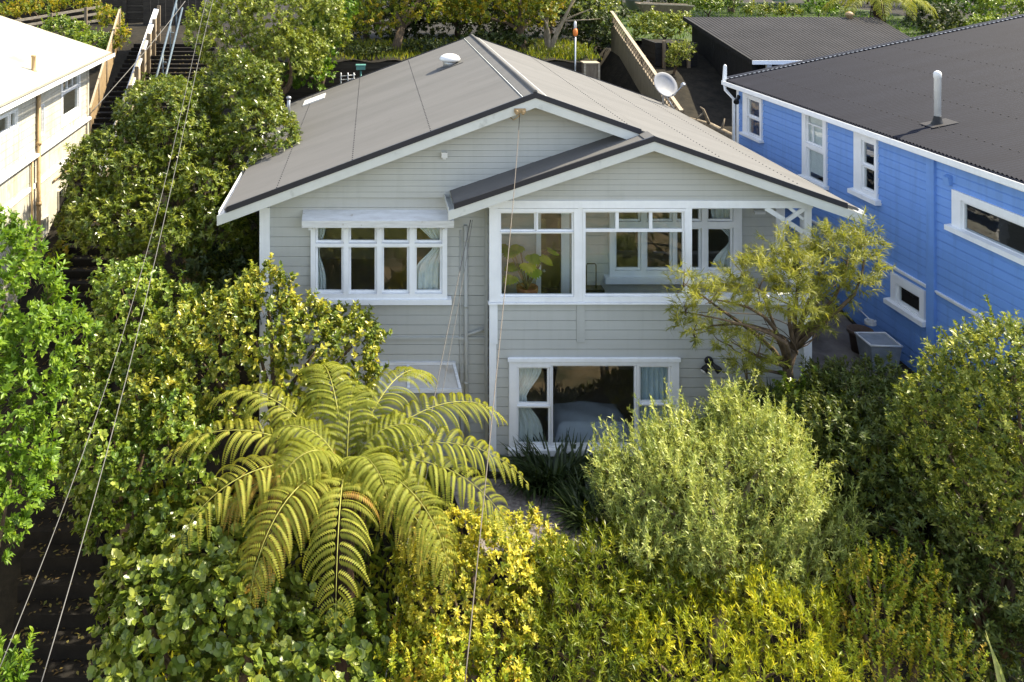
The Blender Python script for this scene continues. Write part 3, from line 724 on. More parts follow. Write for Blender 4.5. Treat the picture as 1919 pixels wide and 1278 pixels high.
r = PP.rect(962, 680, 1020, 836); curtain(PP, r[0], r[2], r[1], r[3], -.09, 'curtain', 'pale curtain gathered at the left of the ground floor window', 5, (.45, .45), 1)
r = PI_.rect(1335, 385, 1385, 508); curtain(PI_, r[0], r[2], r[1], r[3], -.1, 'curtain', 'white curtain at the right of the window inside the porch', 4, (.55, .3), -1)
bx0, bx1 = 3.4, 4.75
bed = thing('bed', (4.2, 17.3, -.15), 'bed with a pale blue white cover seen through the ground floor window', 'bed')
mb = MB(); mb.box(bx0, bx1, 15.95, 16.75, -.1, .12); add('bed_base', mb, M['darkwood'], bed)
mb = MB(); N_ = 16
for j in range(N_ + 1):
    for i in range(N_ + 1):
        s, t = i / N_, j / N_; e = max(abs(s - .5), abs(t - .5)) * 2
        mb.v.append((bx0 - .06 + (bx1 - bx0 + .12) * s, 15.88 + .95 * t, .44 - .34 * max(0, (e - .82) / .18) ** 1.5 + .025 * math.sin(9 * s + 4 * t) * math.cos(7 * t)))
for j in range(N_):
    for i in range(N_): k = j * (N_ + 1) + i; mb.f.append((k, k + 1, k + N_ + 2, k + N_ + 1)); mb.smooth.append(True)
add('duvet', mb, M['bedcloth'], bed)
# monstera in a pot on the porch floor and a suitcase
c = np.array([W(988, 560, 16.0)[0], 16.0, 2.14])
mon = thing('potted_plant', c, 'broad leaved potted plant behind the left porch window glass', 'pot plant')
mb = MB(); mb.lathe(c, [(.13, 0), (.15, .1), (.19, .72), (.20, .74), (.20, .80), (.17, .80), (.16, .74)], 20); add('pot', mb, M['terracotta'], mon)
LM = leaf_mat('monstera_leaf', [(0.112, 0.215, 0.015), (0.314, 0.390, 0.030), (0.672, 0.585, 0.050)], .3)
PL, DL, NL, LL, WL, RL = [], [], [], [], [], []
stem = MB()
for i in range(13):
    a = rng.uniform(0, 2 * math.pi); h = rng.uniform(.3, 1.0); rr = rng.uniform(.1, .42)
    tip = c + (math.cos(a) * rr * 1.1, -abs(math.sin(a)) * rr * .7 + .1, .8 + h * .75)
    stem.tube([c + (0, 0, .75), (c + tip) / 2 + (0, 0, .35), tip], .012, 6)
    dirv = unit(np.array([math.cos(a), -abs(math.sin(a)), -.5]))
    for t in np.linspace(-1.15, 1.15, 9):     # finger lobes make the split leaf
        s = np.cross(dirv, (0, 0, 1)); dd = unit(dirv * math.cos(t) + s * math.sin(t))
        PL.append(tip); DL.append(dd); NL.append(np.array([0, -.6, 1.])); LL.append(.26 * (1 - .22 * abs(t))); WL.append(.085); RL.append(.15 + .8 * (i % 5) / 5)
add('stem', stem, M['bark'], mon)
leaves_obj('leaf_cluster', np.array(PL), np.array(DL), np.array(NL), np.array(LL), np.array(WL), np.array(RL), LM, mon, six=True, fold=.05)
c = np.array([W(1108, 560, 16.3)[0], 16.3, 2.14]); su = thing('suitcase', c, 'black suitcase with raised handle standing on the porch', 'suitcase')
mb = MB(); mb.box(c[0] - .22, c[0] + .22, c[1] - .12, c[1] + .12, c[2] + .04, c[2] + .66); add('case_body', mb, M['blackmetal'], su)
mb = MB(); mb.tube([c + (-.09, 0, .66), c + (-.09, 0, 1.08), c + (-.07, 0, 1.11), c + (.07, 0, 1.11), c + (.09, 0, 1.08), c + (.09, 0, .66)], .011, 6); add('handle', mb, M['blackmetal'], su)
for s in (-.17, .17): mb = MB(); mb.lathe(c + (s - .02, -.1, .03), [(.03, 0), (.03, .04)], 10, (1, 0, 0)); add('wheel', mb, M['blackmetal'], su)

# satellite dish on the far right eave
c = np.array([W(1245, 160, 24.3)[0], 24.3, W(1245, 160, 24.3)[2]])
dish = thing('satellite_dish', (c[0], c[1], c[2] - .75), 'grey satellite dish on a pole at the right edge of the grey roof', 'satellite dish')
mb = MB(); ax = unit(np.array([.28, -.82, .5])); mb.lathe(c - ax * .02, [(.02, 0.01), (.17, .022), (.28, .05), (.365, .095), (.37, .09), (.28, .03), (.17, .0), (.02, -.012)], 28, tuple(ax)); add('reflector', mb, M['dishgrey'], dish)
mb = MB(); mb.tube([c - ax * .04, c + (0, .1, -.2), (c[0], c[1] + .1, zr(c[0]) - .1)], .028, 8); mb.tube([c + (.0, .05, -.2), (c[0] + .2, c[1] - .25, zr(c[0] + .2))], .014, 6); add('mast', mb, M['steel'], dish)
mb = MB(); e = c + ax * .42 + np.array([.30, 0, -.12]); mb.tube([c + (0, 0, -.36), c + ax * .25 + (.15, 0, -.33), e], .014, 6); mb.lathe(e - ax * .12, [(.03, 0), (.055, .05), (.055, .12), (.035, .15)], 12, tuple(ax)); add('receiver_arm', mb, M['steel'], dish)

# ================================================================== BLUE HOUSE
UB = np.array([.047, -1.0]); PB = Plane((9.7, 23.0), UB)
ZE = 5.62; RSL = .20
bh = thing('house', (13, 17, 1.2), 'bright blue weatherboard house with white trim and charcoal iron roof', 'house')
def bR(corners):   # rect from corner pixels
    us = [PB.uz(*c) for c in corners]; return (min(u[0] for u in us), min(u[1] for u in us), max(u[0] for u in us), max(u[1] for u in us))
def zpx(x, y): return (1279 + x / 2.998, y / 2.998)
def z7(x, y): return (1200 + x / 2.669, 340 + y / 2.669)
def bq(f, x0, yt, x1, yb):      # left x & right x, top at left, bottom at right
    a = PB.uz(*f(x0, yt)); b = PB.uz(*f(x1, yb)); return (a[0], b[1], b[0], a[1])
w1 = bq(zpx, 355, 520, 461, 795); w1g = [bq(zpx, 384, 556, 445, 663), bq(zpx, 384, 660, 447, 768)]
w2 = bq(zpx, 690, 590, 826, 1055); w2g = [bq(zpx, 716, 640, 801, 825), bq(zpx, 720, 835, 806, 1030)]
w3 = bq(zpx, 983, 735, 1112, 1130); w3g = [bq(zpx, 1032, 795, 1092, 934), bq(zpx, 1034, 937, 1094, 1075)]
UE_ = 9.87
wb = (PB.uz(*z7(1580, 35))[0], PB.uz(*z7(1580, 228))[1], UE_, PB.uz(*z7(1580, 38))[1])
wbg = [(PB.uz(*z7(1634, 105))[0], PB.uz(*z7(1634, 238))[1], wb[2] - .16, PB.uz(*z7(1634, 108))[1])]
ws = bq(z7, 1272, 452, 1440, 705); wsg = [bq(z7, 1305, 520, 1410, 658)]
mb = MB(); UEND = 9.95
zt_ = ZE - .04; zbelt = PB.uz(*z7(1450, 520))[1]
board_wall(mb, PB, -.8, zbelt, .17, 0, UEND, [grow(ws, -.03)], d=.034, chamfer=True); add('lower_wall', mb, M['blue'], bh)
mb = MB(); board_wall(mb, PB, zbelt, zt_, .155, 0, UEND, [grow(q_, -.03) for q_ in (w1, w2, w3, wb)], base=.012, d=.034, chamfer=True); add('wall', mb, M['blue'], bh)
pe0 = PB.pt(UEND, 0); mb = MB(); PEF = Plane((pe0[0], pe0[1]), (1, .047)); board_wall(mb, PEF, -.8, 7.4, .17, lambda z: max(0, (z - ZE + .12) / RSL), lambda z: 9.0); add('front_wall', mb, M['blue'], bh)
pb0 = PB.pt(0, 0); mb = MB(); PBB = Plane((pb0[0] + 12, pb0[1] + .56), (-1, -.047)); board_wall(mb, PBB, .3, 7.9, .17, lambda z: 0 if z < ZE else 0, lambda z: 12 - max(0, (z - ZE + .1)) / RSL if z > ZE else 12); add('end_wall', mb, M['blue'], bh)
window(bh, PB, w1, w1g, sill=(w1[0] - .04, w1[1] - .03, w1[2] + .04, w1[1] + .05), label='small white sash window near the far corner', deep=.03)
b2 = w2g[0]; ww = window(bh, PB, w2, w2g, sill=(w2[0] - .05, w2[1] - .04, w2[2] + .05, w2[1] + .05), label='tall white sash window with drawn blind', deep=.03,
       bars=[(b2[0], b2[3] - .22, b2[2], b2[3] - .19), (b2[0] + .18, b2[1], b2[0] + .205, b2[3] - .2)])
mb = MB(); pbox(mb, PB, w2g[0][0] - .02, w2g[0][2] + .02, w2g[1][1] + .1, w2g[0][3], -.03, -.01); add('blind', mb, M['curtain'], ww)
window(bh, PB, w3, w3g, sill=(w3[0] - .09, w3[1] - .06, w3[2] + .09, w3[1] + .05), label='white sash window with a deep sill in the middle of the wall', deep=.03)
window(bh, PB, wb, wbg, sill=(wb[0] - .08, wb[1] - .06, wb[2] + .08, wb[1] + .05), label='long horizontal white framed window', deep=.03)
window(bh, PB, ws, wsg, sill=(ws[0] - .1, ws[1] - .06, ws[2] + .06, ws[1] + .05), label='small white framed basement window', deep=.03)
mb = MB(); us_, _ = PB.uz(*z7(1472, 300)); 
for s0, s1 in ((0.1, us_ - .12), (us_ + .12, UEND)): pbox(mb, PB, s0, s1, zbelt - .06, zbelt - .03, .0, .06); pbox(mb, PB, s0, s1, zbelt - .025, zbelt + .005, .0, .085)
add('belt_trim', mb, M['white'], bh)
mb = MB(); pbox(mb, PB, us_ - .1, us_ + .1, .3, zt_ - .02, -.02, .09); add('pilaster', mb, M['blue'], bh)
mb = MB(); pbox(mb, PB, -.03, .1, .3, zt_ - .02, -.03, .05); add('corner_board', mb, M['white'], bh)
# small cowl vent on the wall
u, z = PB.uz(1784, 335); mb = MB(); mb.hexa([PB.pt(u - .07, z - .1, .1), PB.pt(u + .07, z - .1, .1), PB.pt(u + .07, z - .1, .02), PB.pt(u - .07, z - .1, .02), PB.pt(u - .07, z + .03, .12), PB.pt(u + .07, z + .03, .12), PB.pt(u + .07, z + .08, .02), PB.pt(u - .07, z + .08, .02)]); add('wall_vent', mb, M['blue'], bh)
# roof
n2 = PB.n; 
def B3(u, out, z): p = PB.o + PB.u * u + n2 * out; return (p[0], p[1], z)
mb = MB(); ov = .22; RW = 9.0
roof_sheet(mb, B3(-.3, ov, ZE), B3(UEND + .2, ov, ZE), B3(-.3, -RW, ZE + (RW + ov) * RSL), B3(UEND + .2, -RW, ZE + (RW + ov) * RSL), pitch=.095, amp=.013, seg=8)
roof_sheet(mb, B3(-.3, -2 * RW, ZE), B3(UEND + .2, -2 * RW, ZE), B3(-.3, -RW, ZE + (RW + ov) * RSL), B3(UEND + .2, -RW, ZE + (RW + ov) * RSL), pitch=.0762, amp=.0085, seg=4)
br = add('roof', mb, M['charcoal'], bh)
mb = MB()
for o in (-.6, -1.8, -3.0, -4.2, -5.4):
    for u in np.arange(.1, UEND, .19): mb.lathe(B3(u, o, ZE + (ov - o) * RSL + .012), [(.016, 0), (.013, .008), (.004, .013)], 6)
add('roof_screws', mb, M['shedroof'], br)['kind'] = 'stuff'
mb = MB(); e0 = B3(-.32, ov, ZE); e1 = B3(-.32, -RW, ZE + (RW + ov) * RSL); mb.beam(np.array(e0) + (0, .06, .02), np.array(e1) + (0, .06, .02), .16, .05); add('barge_flashing', mb, M['charcoal'], br)
mb = MB()
e0 = np.array(e0); e1 = np.array(e1); nn = 150
for i in range(nn + 1):
    p0 = e0 + (e1 - e0) * i / nn
    for j in (0, 1): mb.v.append(tuple(p0 + (0, -.03, .034))); mb.v.append(tuple(p0 + (0, -.10 if (i + j) % 2 else -.055, .036)))
for i in range(nn): k = 4 * i + 2; mb.f.append((k, k + 1, k + 3, k + 2)); mb.smooth.append(False)
for i in range(1, nn): k = 4 * i; mb.f.append((k, k + 1, k + 3, k + 2)); mb.smooth.append(False)
add('flashing_clip', mb, M['steel'], br)
mb = MB(); 
for o0, o1, za, zb_ in ((ov + .0, ov + .11, -.12, -.105), (ov + .1, ov + .113, -.12, -.015), (.05, ov - .001, -.1, -.085), (ov - .03, ov - .002, -.17, -.06)):
    mb.hexa([B3(-.3, o1, ZE + za), B3(UEND, o1, ZE + za), B3(UEND, o0, ZE + za), B3(-.3, o0, ZE + za), B3(-.3, o1, ZE + zb_), B3(UEND, o1, ZE + zb_), B3(UEND, o0, ZE + zb_), B3(-.3, o0, ZE + zb_)])
add('gutter', mb, M['white'], bh)
mb = MB(); mb.tube([B3(-.22, ov + .06, ZE - .12), B3(-.2, ov + .05, ZE - .25), B3(-.1, .09, ZE - .48), B3(-.1, .09, .5)], .04, 8); add('downpipe', mb, M['white'], bh)
p0 = np.array(B3(-.3, ov + .02, ZE)); mb = MB(); mb.hexa([p0 + (-.05, -.02, -.1), p0 + (.05, -.02, -.1), p0 + (.05, .05, -.1), p0 + (-.05, .05, -.1), p0 + (-.02, -.02, .36), p0 + (.05, -.02, .36), p0 + (.05, .05, .36), p0 + (-.02, .05, .36)]); mb.lathe(p0 + (.015, .015, .36), [(.045, 0), (.035, .03), (.01, .05)], 10); add('finial', mb, M['white'], bh)
u, z = PB.uz(1388, 182); c = np.array(PB.pt(u, z, .03)); mb = MB(); mb.lathe(c, [(.06, 0), (.06, .05)], 10, (-1, 0, 0)); mb.tube([c, c + (-.1, -.1, -.04)], .025, 6); mb.lathe(c + (-.1, -.08, -.02), [(.04, 0), (.07, .12), (.07, .16)], 12, (-.4, -.7, -.5)); add('flood_light', mb, M['blackmetal'], bh)
def zblue(p):
    o = (np.array(p[:2]) - PB.o) @ n2; return ZE + (ov - o) * RSL
lo, hi = 8., 30.
for _ in range(60):
    m = (lo + hi) / 2; p = W(1757, 233, m)
    if p[2] > zblue(p): lo = m
    else: hi = m
p = W(1757, 233, lo); hfl = PXM(92, lo)
mb = MB(); mb.lathe(p - (0, 0, .05), [(.062, 0), (.062, hfl), (.07, hfl + .005), (.07, hfl + .09), (.05, hfl + .12), (.015, hfl + .14)], 18); flue = add('flue', mb, M['whiteplastic'], bh)
mb = MB(); mb.lathe(p - (0, 0, .06), [(.13, 0), (.12, .06), (.085, .12), (.066, .2), (.064, .22)], 18); add('flue_boot', mb, M['blackmetal'], flue)
mb = MB(); mb.hexa([(p[0] + a_, p[1] + b_, zblue((p[0] + a_, p[1] + b_)) + c_) for c_ in (.01, .022) for a_, b_ in ((-.22, -.2), (.28, -.2), (.28, .2), (-.22, .2))]); add('flue_flashing', mb, M['shedroof'], flue)

# ================================================================== WHITE HOUSE
PW = Plane((-8.0, 24.4), (-.044, 1.0))   # image left to right = near to far
wh = thing('house', (-10, 20, 1), 'sunlit cream white weatherboard house with a pale roof by the steps', 'house')
def z1(x, y): return (x / 2.998, y / 2.998)
def wq(f, x0, yb, x1, yt):      # bottom given at left (near), top at right(far)
    a = PW.uz(*f(x0, yb)); b = PW.uz(*f(x1, yt)); return (a[0], a[1], b[0], b[1])
ZW = 6.12
wa = wq(z1, 333, 720, 442, 395); wag = [wq(z1, 345, 655, 432, 490)] ; 
ga = wag[0]; tw = (ga[2] - ga[0] - .1) / 3; wag += [(ga[0] + i * (tw + .05), ga[3] + .1, ga[0] + i * (tw + .05) + tw, wa[3] - .08) for i in range(3)]
wbb = wq(z1, -60, 800, 88, 605); wbbg = [(wbb[0] + .08, wbb[1] + .08, wbb[0] + (wbb[2] - wbb[0]) * .66, wbb[3] - .08), (wbb[0] + (wbb[2] - wbb[0]) * .66 + .1, wbb[1] + .08, wbb[2] - .08, wbb[3] - .08)]
wc = wq(z1, 206, 775, 236, 580); wcg = [grow(wc, -.07)]
wd = wq(z1, 318, 1190, 357, 1040); wdg = [grow(wd, -.06)]
we = wq(z1, 228, 1340, 262, 1205); weg = [grow(we, -.07)]
zbw = PW.uz(*z1(500, 648))[1]
mb = MB(); board_wall(mb, PW, zbw, ZW, .17, -16, 0, [grow(q_, -.02) for q_ in (wa, wbb, wc)], base=.02); add('wall', mb, M['cream'], wh)
mb = MB(); board_wall(mb, PW, -1.5, zbw, .3, -16, 0, [grow(q_, -.02) for q_ in (wd, we)], d=.012); add('lower_wall', mb, M['cream'], wh)
mb = MB(); board_wall(mb, Plane((-8, 24.4), (-1, -.044)), 0, 7.6, .17, lambda z: max(0, (z - ZW + .05) / .34 - .5), lambda z: 5.4); add('end_wall', mb, M['cream'], wh)
window(wh, PW, wa, wag, e=.03, label='open window with three small top lights', mat='oldwhite'); window(wh, PW, wbb, wbbg, label='window at the near end of the wall', mat='oldwhite')
window(wh, PW, wc, wcg, label='narrow window beside the downpipe', mat='oldwhite'); window(wh, PW, wd, wdg, label='small basement window', mat='cream'); window(wh, PW, we, weg, label='lowest basement window', mat='cream')
mb = MB(); mb.hexa([PW.pt(ga[0], ga[1], .03), PW.pt(ga[0] + .03, ga[1], .03), PW.pt(ga[0] + .5, ga[1] - .02, .45), PW.pt(ga[0] + .47, ga[1] - .02, .45), PW.pt(ga[0], ga[3], .03), PW.pt(ga[0] + .03, ga[3], .03), PW.pt(ga[0] + .5, ga[3], .3), PW.pt(ga[0] + .47, ga[3], .3)])
mb = MB(); pbox(mb, PW, -16, 0, zbw - .06, zbw + .03, .0, .13, .03); pbox(mb, PW, -16, 0, PW.uz(0, 398)[1] - .05, PW.uz(0, 398)[1] + .05, .0, .05); add('belt_trim', mb, M['oldwhite'], wh)
mb = MB(); pbox(mb, PW, -.14, .02, -.5, ZW, -.02, .06); add('corner_board', mb, M['cream'], wh)
u, _ = PW.uz(*z1(193, 700)); mb = MB(); mb.tube([PW.pt(u, ZW - .1, .1), PW.pt(u, -1, .1)], .05, 10); 
for zz in (4.6, 3.2, 2.2): mb.tube([PW.pt(u, zz, .1), PW.pt(u, zz + .08, .1)], .065, 10)
add('downpipe', mb, M['tan'], wh)
mb = MB(); u2 = PW.uz(*z1(165, 1100))[0]; mb.tube([PW.pt(u2, zbw - .1, .06), PW.pt(u2, -1, .06)], .03, 8); a_ = PW.uz(*z1(290, 1015)); b_ = PW.uz(*z1(480, 865)); mb.tube([PW.pt(a_[0], a_[1], .06), PW.pt(b_[0], b_[1], .06)], .025, 8); add('waste_pipe', mb, M['tan'], wh)
def W3(u, out, z): p = PW.o + PW.u * u + PW.n * out; return (p[0], p[1], z)
mb = MB(); roof_sheet(mb, W3(-16, .5, ZW + .02), W3(.7, .5, ZW + .02), W3(-16, -5, ZW + .02 + 5.5 * .34), W3(.7, -5, ZW + .02 + 5.5 * .34), amp=.004, thick=.06)
roof_sheet(mb, W3(-16, -10.5, ZW + .02), W3(.7, -10.5, ZW + .02), W3(-16, -5, ZW + .02 + 5.5 * .34), W3(.7, -5, ZW + .02 + 5.5 * .34), amp=.004, thick=.06, seg=3)
wr = add('roof', mb, M['creamroof'], wh)
mb = MB()
for o0, o1, za, zb_ in ((.5, .61, -.1, -.085), (.6, .612, -.1, -.0), (.05, .49, -.09, -.075)):
    mb.hexa([W3(-16, o1, ZW + za), W3(.7, o1, ZW + za), W3(.7, o0, ZW + za), W3(-16, o0, ZW + za), W3(-16, o1, ZW + zb_), W3(.7, o1, ZW + zb_), W3(.7, o0, ZW + zb_), W3(-16, o0, ZW + zb_)])
add('gutter', mb, M['oldwhite'], wh)
def zwh(p): o = (np.array(p[:2]) - PW.o) @ PW.n; return ZW + .02 + (.5 - o) * .34
lo, hi = 8., 40.
for _ in range(60):
    m = (lo + hi) / 2; p = W(63, 132, m)
    if p[2] > zwh(p): lo = m
    else: hi = m
p = W(63, 132, lo); mb = MB(); mb.lathe(p - (0, 0, .05), [(.11, 0), (.05, .06), (.05, .36), (.06, .37), (.06, .40), (.03, .41)], 12); add('vent_pipe', mb, M['tan'], wh)

# ================================================================== SHED
sh = thing('shed', (14, 28.5, 5), 'black timber shed with a sloping dark corrugated roof', 'shed')
A0 = W(1409, 113, 26); A1 = np.array([17.3, 26, A0[2]]); B0 = W(1287, 32, 31.4); B0[0] = A0[0] - .1; B1 = np.array([18.2, 31.4, B0[2]])
mb = MB(); roof_sheet(mb, A0, A1, B0, B1, pitch=.115, amp=.017, seg=8); add('roof', mb, M['shedroof'], sh)
mb = MB(); mb.beam(A0 + (0, -.03, -.06), A1 + (0, -.03, -.06), .03, .12); mb.box(11.9, 12.05, 26.2, 26.3, 3.9, A0[2] - .12); add('fascia_board', mb, M['white'], sh)
mb = MB()
PS = Plane((A0[0] + .15, 31.2), (0, -1)); zf = lambda y: A0[2] + (B0[2] - A0[2]) * (y - 26) / 5.4 - .08
for i in range(26):
    ya, yb = 31.2 - i * .19, 31.2 - i * .19 - .185
    mb.hexa([(A0[0] + .12, yb, 2.8), (A0[0] + .12, ya, 2.8), (A0[0] + .22, ya, 2.8), (A0[0] + .22, yb, 2.8), (A0[0] + .12, yb, zf(yb)), (A0[0] + .12, ya, zf(ya)), (A0[0] + .22, ya, zf(ya)), (A0[0] + .22, yb, zf(yb))])
for i in range(30):
    x = A0[0] + .25 + i * .2; mb.box(x, x + .19, 26.5, 26.56, 2.8, A0[2] - .1)
mb.box(A0[0] + .2, 17.2, 31.1, 31.2, 3, B0[2] - .1)
add('wall', mb, M['black'], sh)
mb = MB(); mb.beam(A0 + (-.02, -.0, -.04), B0 + (-.02, .0, -.04), .04, .14); add('barge_board', mb, M['black'], sh)
mb = MB(); p = W(1592, 26, 31.2); mb.lathe((p[0], 31.2, B0[2] - .05), [(.1, 0), (.1, .12), (.16, .14), (.12, .22), (.03, .27)], 12); add('roof_vent', mb, M['tan'], sh)

# ================================================================== STEPS, FENCES
LE = ([8, 10, 12.5, 15, 18, 24, 30, 33], [-6.2, -5.8, -5.3, -5.9, -6.8, -8.0, -8.4, -8.5]); RE = ([8, 10, 12.5, 15, 18, 24, 30, 33], [-3.2, -3.3, -3.75, -4.7, -5.4, -5.6, -5.5, -5.5])
mb = MB(); y = 8.0
while y < 31:
    x0, x1 = np.interp(y, *LE), np.interp(y, *RE); z = float(np.interp(y + .2, SY, SZ)) + .12
    mb.box(x0, x1, y, y + .335, z - .5, z + rng.uniform(-.008, .008)); mb.box(x0, x1, y - .03, y - .001, z - .3, z + .015); y += .34
struct('steps', mb, M['step'])
def stepz(y): return float(np.interp(y + .2, SY, SZ)) + .1
# pale timber wall running up the middle of the steps
ww = thing('stair_wall', (-7.0, 26, stepz(26)), 'pale weathered timber wall with posts running up the middle of the steps', 'wall')
mb = MB(); pts = []
ys = np.arange(21.5, 31.6, 1.2); ptsT = [W(225, 205, 24.0), W(300, 0, 32.0)]
def midx(y): return np.interp(y, [18, 24, 32], [-6.4, -6.95, -7.8])
def midz(y): return np.interp(y, [18, 24, 32], [stepz(18) + .7, W(225, 205, 24)[2], W(300, 0, 32)[2]])
for a_, b_ in zip(ys, ys[1:]):
    for k in range(5): mb.beam((midx(a_), a_, midz(a_) - .12 - k * .2), (midx(b_), b_ - .01, midz(b_) - .12 - k * .2), .04, .19)
add('plank_wall', mb, M['palewood'], ww)
mb = MB(); mb.beam((midx(ys[0]) , ys[0], midz(ys[0]) + .01), (midx(ys[-1]), ys[-1], midz(ys[-1]) + .01), .17, .05); add('cap_rail', mb, M['oldwhite'], ww)
for a_ in ys: mb = MB(); mb.box(midx(a_) + .03, midx(a_) + .14, a_ - .05, a_ + .05, stepz(a_) - .2, midz(a_) + .14); add('post', mb, M['wood'], ww)
hr = thing('handrail', (-6.3, 26, stepz(26)), 'blue grey double pipe handrail on the steps', 'handrail')
for dx, dz in ((0, 0), (.12, -.3)):
    mb = MB(); mb.tube([W(287 + dx * 40, 168, 25.2) + (dx, 0, dz), W(331 + dx * 40, 0, 32.5) + (dx, 0, dz)], .035, 8); add('rail', mb, M['bluepipe'], hr)
for t in (.02, .35, .68, .98):
    p = W(287, 168, 25.2) * (1 - t) + W(331, 0, 32.5) * t; mb = MB(); mb.tube([p, (p[0], p[1], stepz(p[1]) - .1)], .03, 8); mb.tube([p + (0, 0, -.3), p + (.12, 0, -.3)], .02, 6); add('post', mb, M['bluepipe'], hr)
# mesh fence by the white house
mf = thing('mesh_fence', (-8.3, 27, stepz(27)), 'rusty wire mesh fence leaning along the steps by the cream house', 'fence')
fa, fb = W(168, 205, 24.6), W(224, 18, 31.0)
for t in np.linspace(0, 1, 5):
    p = fa * (1 - t) + fb * t; mb = MB(); mb.tube([p + (0, 0, -1.15), p + (.02, 0, .05)], .03, 7); add('post', mb, M['wood'], mf)
mb = MB(); mb.beam(fa, fb, .05, .06); add('top_rail', mb, M['palewood'], mf)
mb = MB(); n = 70
for i in range(n):
    t = i / n; t2 = min(1, (i + 9) / n); t3 = max(0, (i - 9) / n)
    for tt in (t2, t3):
        mb.tube([fa * (1 - t) + fb * t, fa * (1 - tt) + fb * tt + (0, 0, -1.1)], .006, 3, False)
add('mesh', mb, M['tan'], mf)
# timber retaining wall and rails, top left
rt = thing('retaining_wall', (-10, 35, 6), 'brown timber retaining wall at the top of the steps', 'wall')
mb = MB()
for k in range(7): mb.box(-18, -9.2, 35 + .02 * (k % 2), 35.1, 5.8 + k * .25, 6.04 + k * .25)
for k in range(8): mb.box(-9.1 + k * .3, -8.82 + k * .3, 34.6, 34.66, 6, 8.2 + .1 * (k % 3))
for x in np.arange(-17.5, -9, 1.5): mb.box(x, x + .14, 34.86, 34.98, 5.8, 7.6)
add('plank', mb, M['darkplank'], rt)
rf = thing('rail_fence', (-11, 32, 6), 'low fence of pale sunlit rails on the bank beyond the cream house', 'fence')
for k, (ya, yb) in enumerate(((41, 12), (52, 24), (64, 37))):
    mb = MB(); mb.beam(W(18, ya, 32.0), W(192, yb, 33.5), .05, .09); add('rail', mb, M['palewood'], rf)
for x, yy in ((35, 36), (95, 27), (160, 16)): mb = MB(); p = W(x, yy, 32.6); mb.box(p[0] - .05, p[0] + .05, p[1], p[1] + .1, p[2] - 1.4, p[2] + .05); add('post', mb, M['wood'], rf)
# boundary fence with trellis
bf = thing('trellis_fence', (8.5, 27, 5), 'tall grey timber fence topped with diagonal trellis stepping down the hill', 'fence')
fa, fb = W(1277, 208, 24.0), W(1146, 22, 31.0)
nb = 46; mb = MB()
for i in range(nb):
    p = fa * (1 - i / nb) + fb * (i / nb); q = fa * (1 - (i + .94) / nb) + fb * ((i + .94) / nb)
    b1, b2 = 2.3, 2.3
    mb.hexa([(p[0] - .02, p[1], p[2] - b1), (p[0] + .0, p[1], p[2] - b1), (q[0], q[1], q[2] - b2), (q[0] - .02, q[1], q[2] - b2),
             (p[0] - .02, p[1], p[2] - .42), (p[0], p[1], p[2] - .42), (q[0], q[1], q[2] - .42), (q[0] - .02, q[1], q[2] - .42)])
add('paling', mb, M['fencewood'], bf)
mb = MB(); n = 36
for i in range(n):
    t = i / n; t2 = min(1, (i + 2.2) / n); mb.beam(fa * (1 - t) + fb * t + (-.01, 0, -.42), fa * (1 - t2) + fb * t2 + (-.01, 0, -.02), .010, .022, (1, 0, 0))
    t3 = max(0, (i - 2.2) / n); mb.beam(fa * (1 - t) + fb * t + (.005, 0, -.42), fa * (1 - t3) + fb * t3 + (.005, 0, -.02), .010, .022, (1, 0, 0))
add('trellis', mb, M['wood'], bf)
mb = MB(); mb.beam(fa + (0, 0, .01), fb + (0, 0, .01), .11, .04); mb.beam(fa + (0.02, 0, -.42), fb + (0.02, 0, -.42), .05, .08); add('cap_rail', mb, M['palewood'], bf)
for t in (0.02, .25, .5, .75, .98): p = fa * (1 - t) + fb * t; mb = MB(); mb.box(p[0] + .01, p[0] + .11, p[1] - .05, p[1] + .05, p[2] - 2.3, p[2] - .01); add('post', mb, M['wood'], bf)
# low retaining wall behind the house with grass on top, marker pole and timber box
def place(px, py, Y): return W(px, py, Y)
rw = thing('retaining_wall', (3, 27.6, 4), 'dark low retaining wall behind the grey roof', 'wall')
mb = MB(); zt2 = W(1060, 112, 27.6)[2]
for k in range(5): mb.box(-3.5, W(1118, 0, 27.6)[0], 27.6 + .015 * (k % 2), 27.75, zt2 - .05 - .26 * (k + 1), zt2 - .06 - .26 * k)
add('plank', mb, M['darkplank'], rw)
mb = MB(); nx = 40
for i in range(nx + 1):
    x = -3.5 + (W(1118, 0, 27.6)[0] + 3.5) * i / nx
    for j, (yy, zz) in enumerate(((27.55, zt2 - .04), (28.2, zt2 + .03), (29.5, zt2 + .1), (32, 5.75))): mb.v.append((x, yy, zz + .05 * math.sin(i * 1.3 + j)))
for i in range(nx):
    for j in range(3): k = i * 4 + j; mb.f.append((k, k + 4, k + 5, k + 1)); mb.smooth.append(True)
struct('grass_bank', mb, M['soil'])
p = W(1078, 132, 27.3); pt_ = W(1078, 68, 27.3); pole = thing('marker_pole', p, 'thin pole carrying an orange and white float behind the grey roof', 'pole')
mb = MB(); mb.tube([p - (0, 0, 1.2), pt_], .025, 8); add('shaft', mb, M['steel'], pole)
mb = MB(); mb.lathe(pt_, [(.03, 0), (.07, .04), (.075, .18), (.05, .24)], 12); add('float', mb, M['orange'], pole)
mb = MB(); mb.lathe(pt_ + (0, 0, .24), [(.045, 0), (.04, .2), (.02, .24)], 12); add('float_top', mb, M['whiteplastic'], pole)
p = W(1109, 150, 26.9); cb = thing('timber_crate', p, 'brown plywood crate standing behind the grey roof', 'crate'); 
mb = MB(); mb.box(p[0] - .22, p[0] + .22, p[1], p[1] + .4, p[2] - .6, W(0, 120, 26.9)[2]); add('box_side', mb, M['wood'], cb)
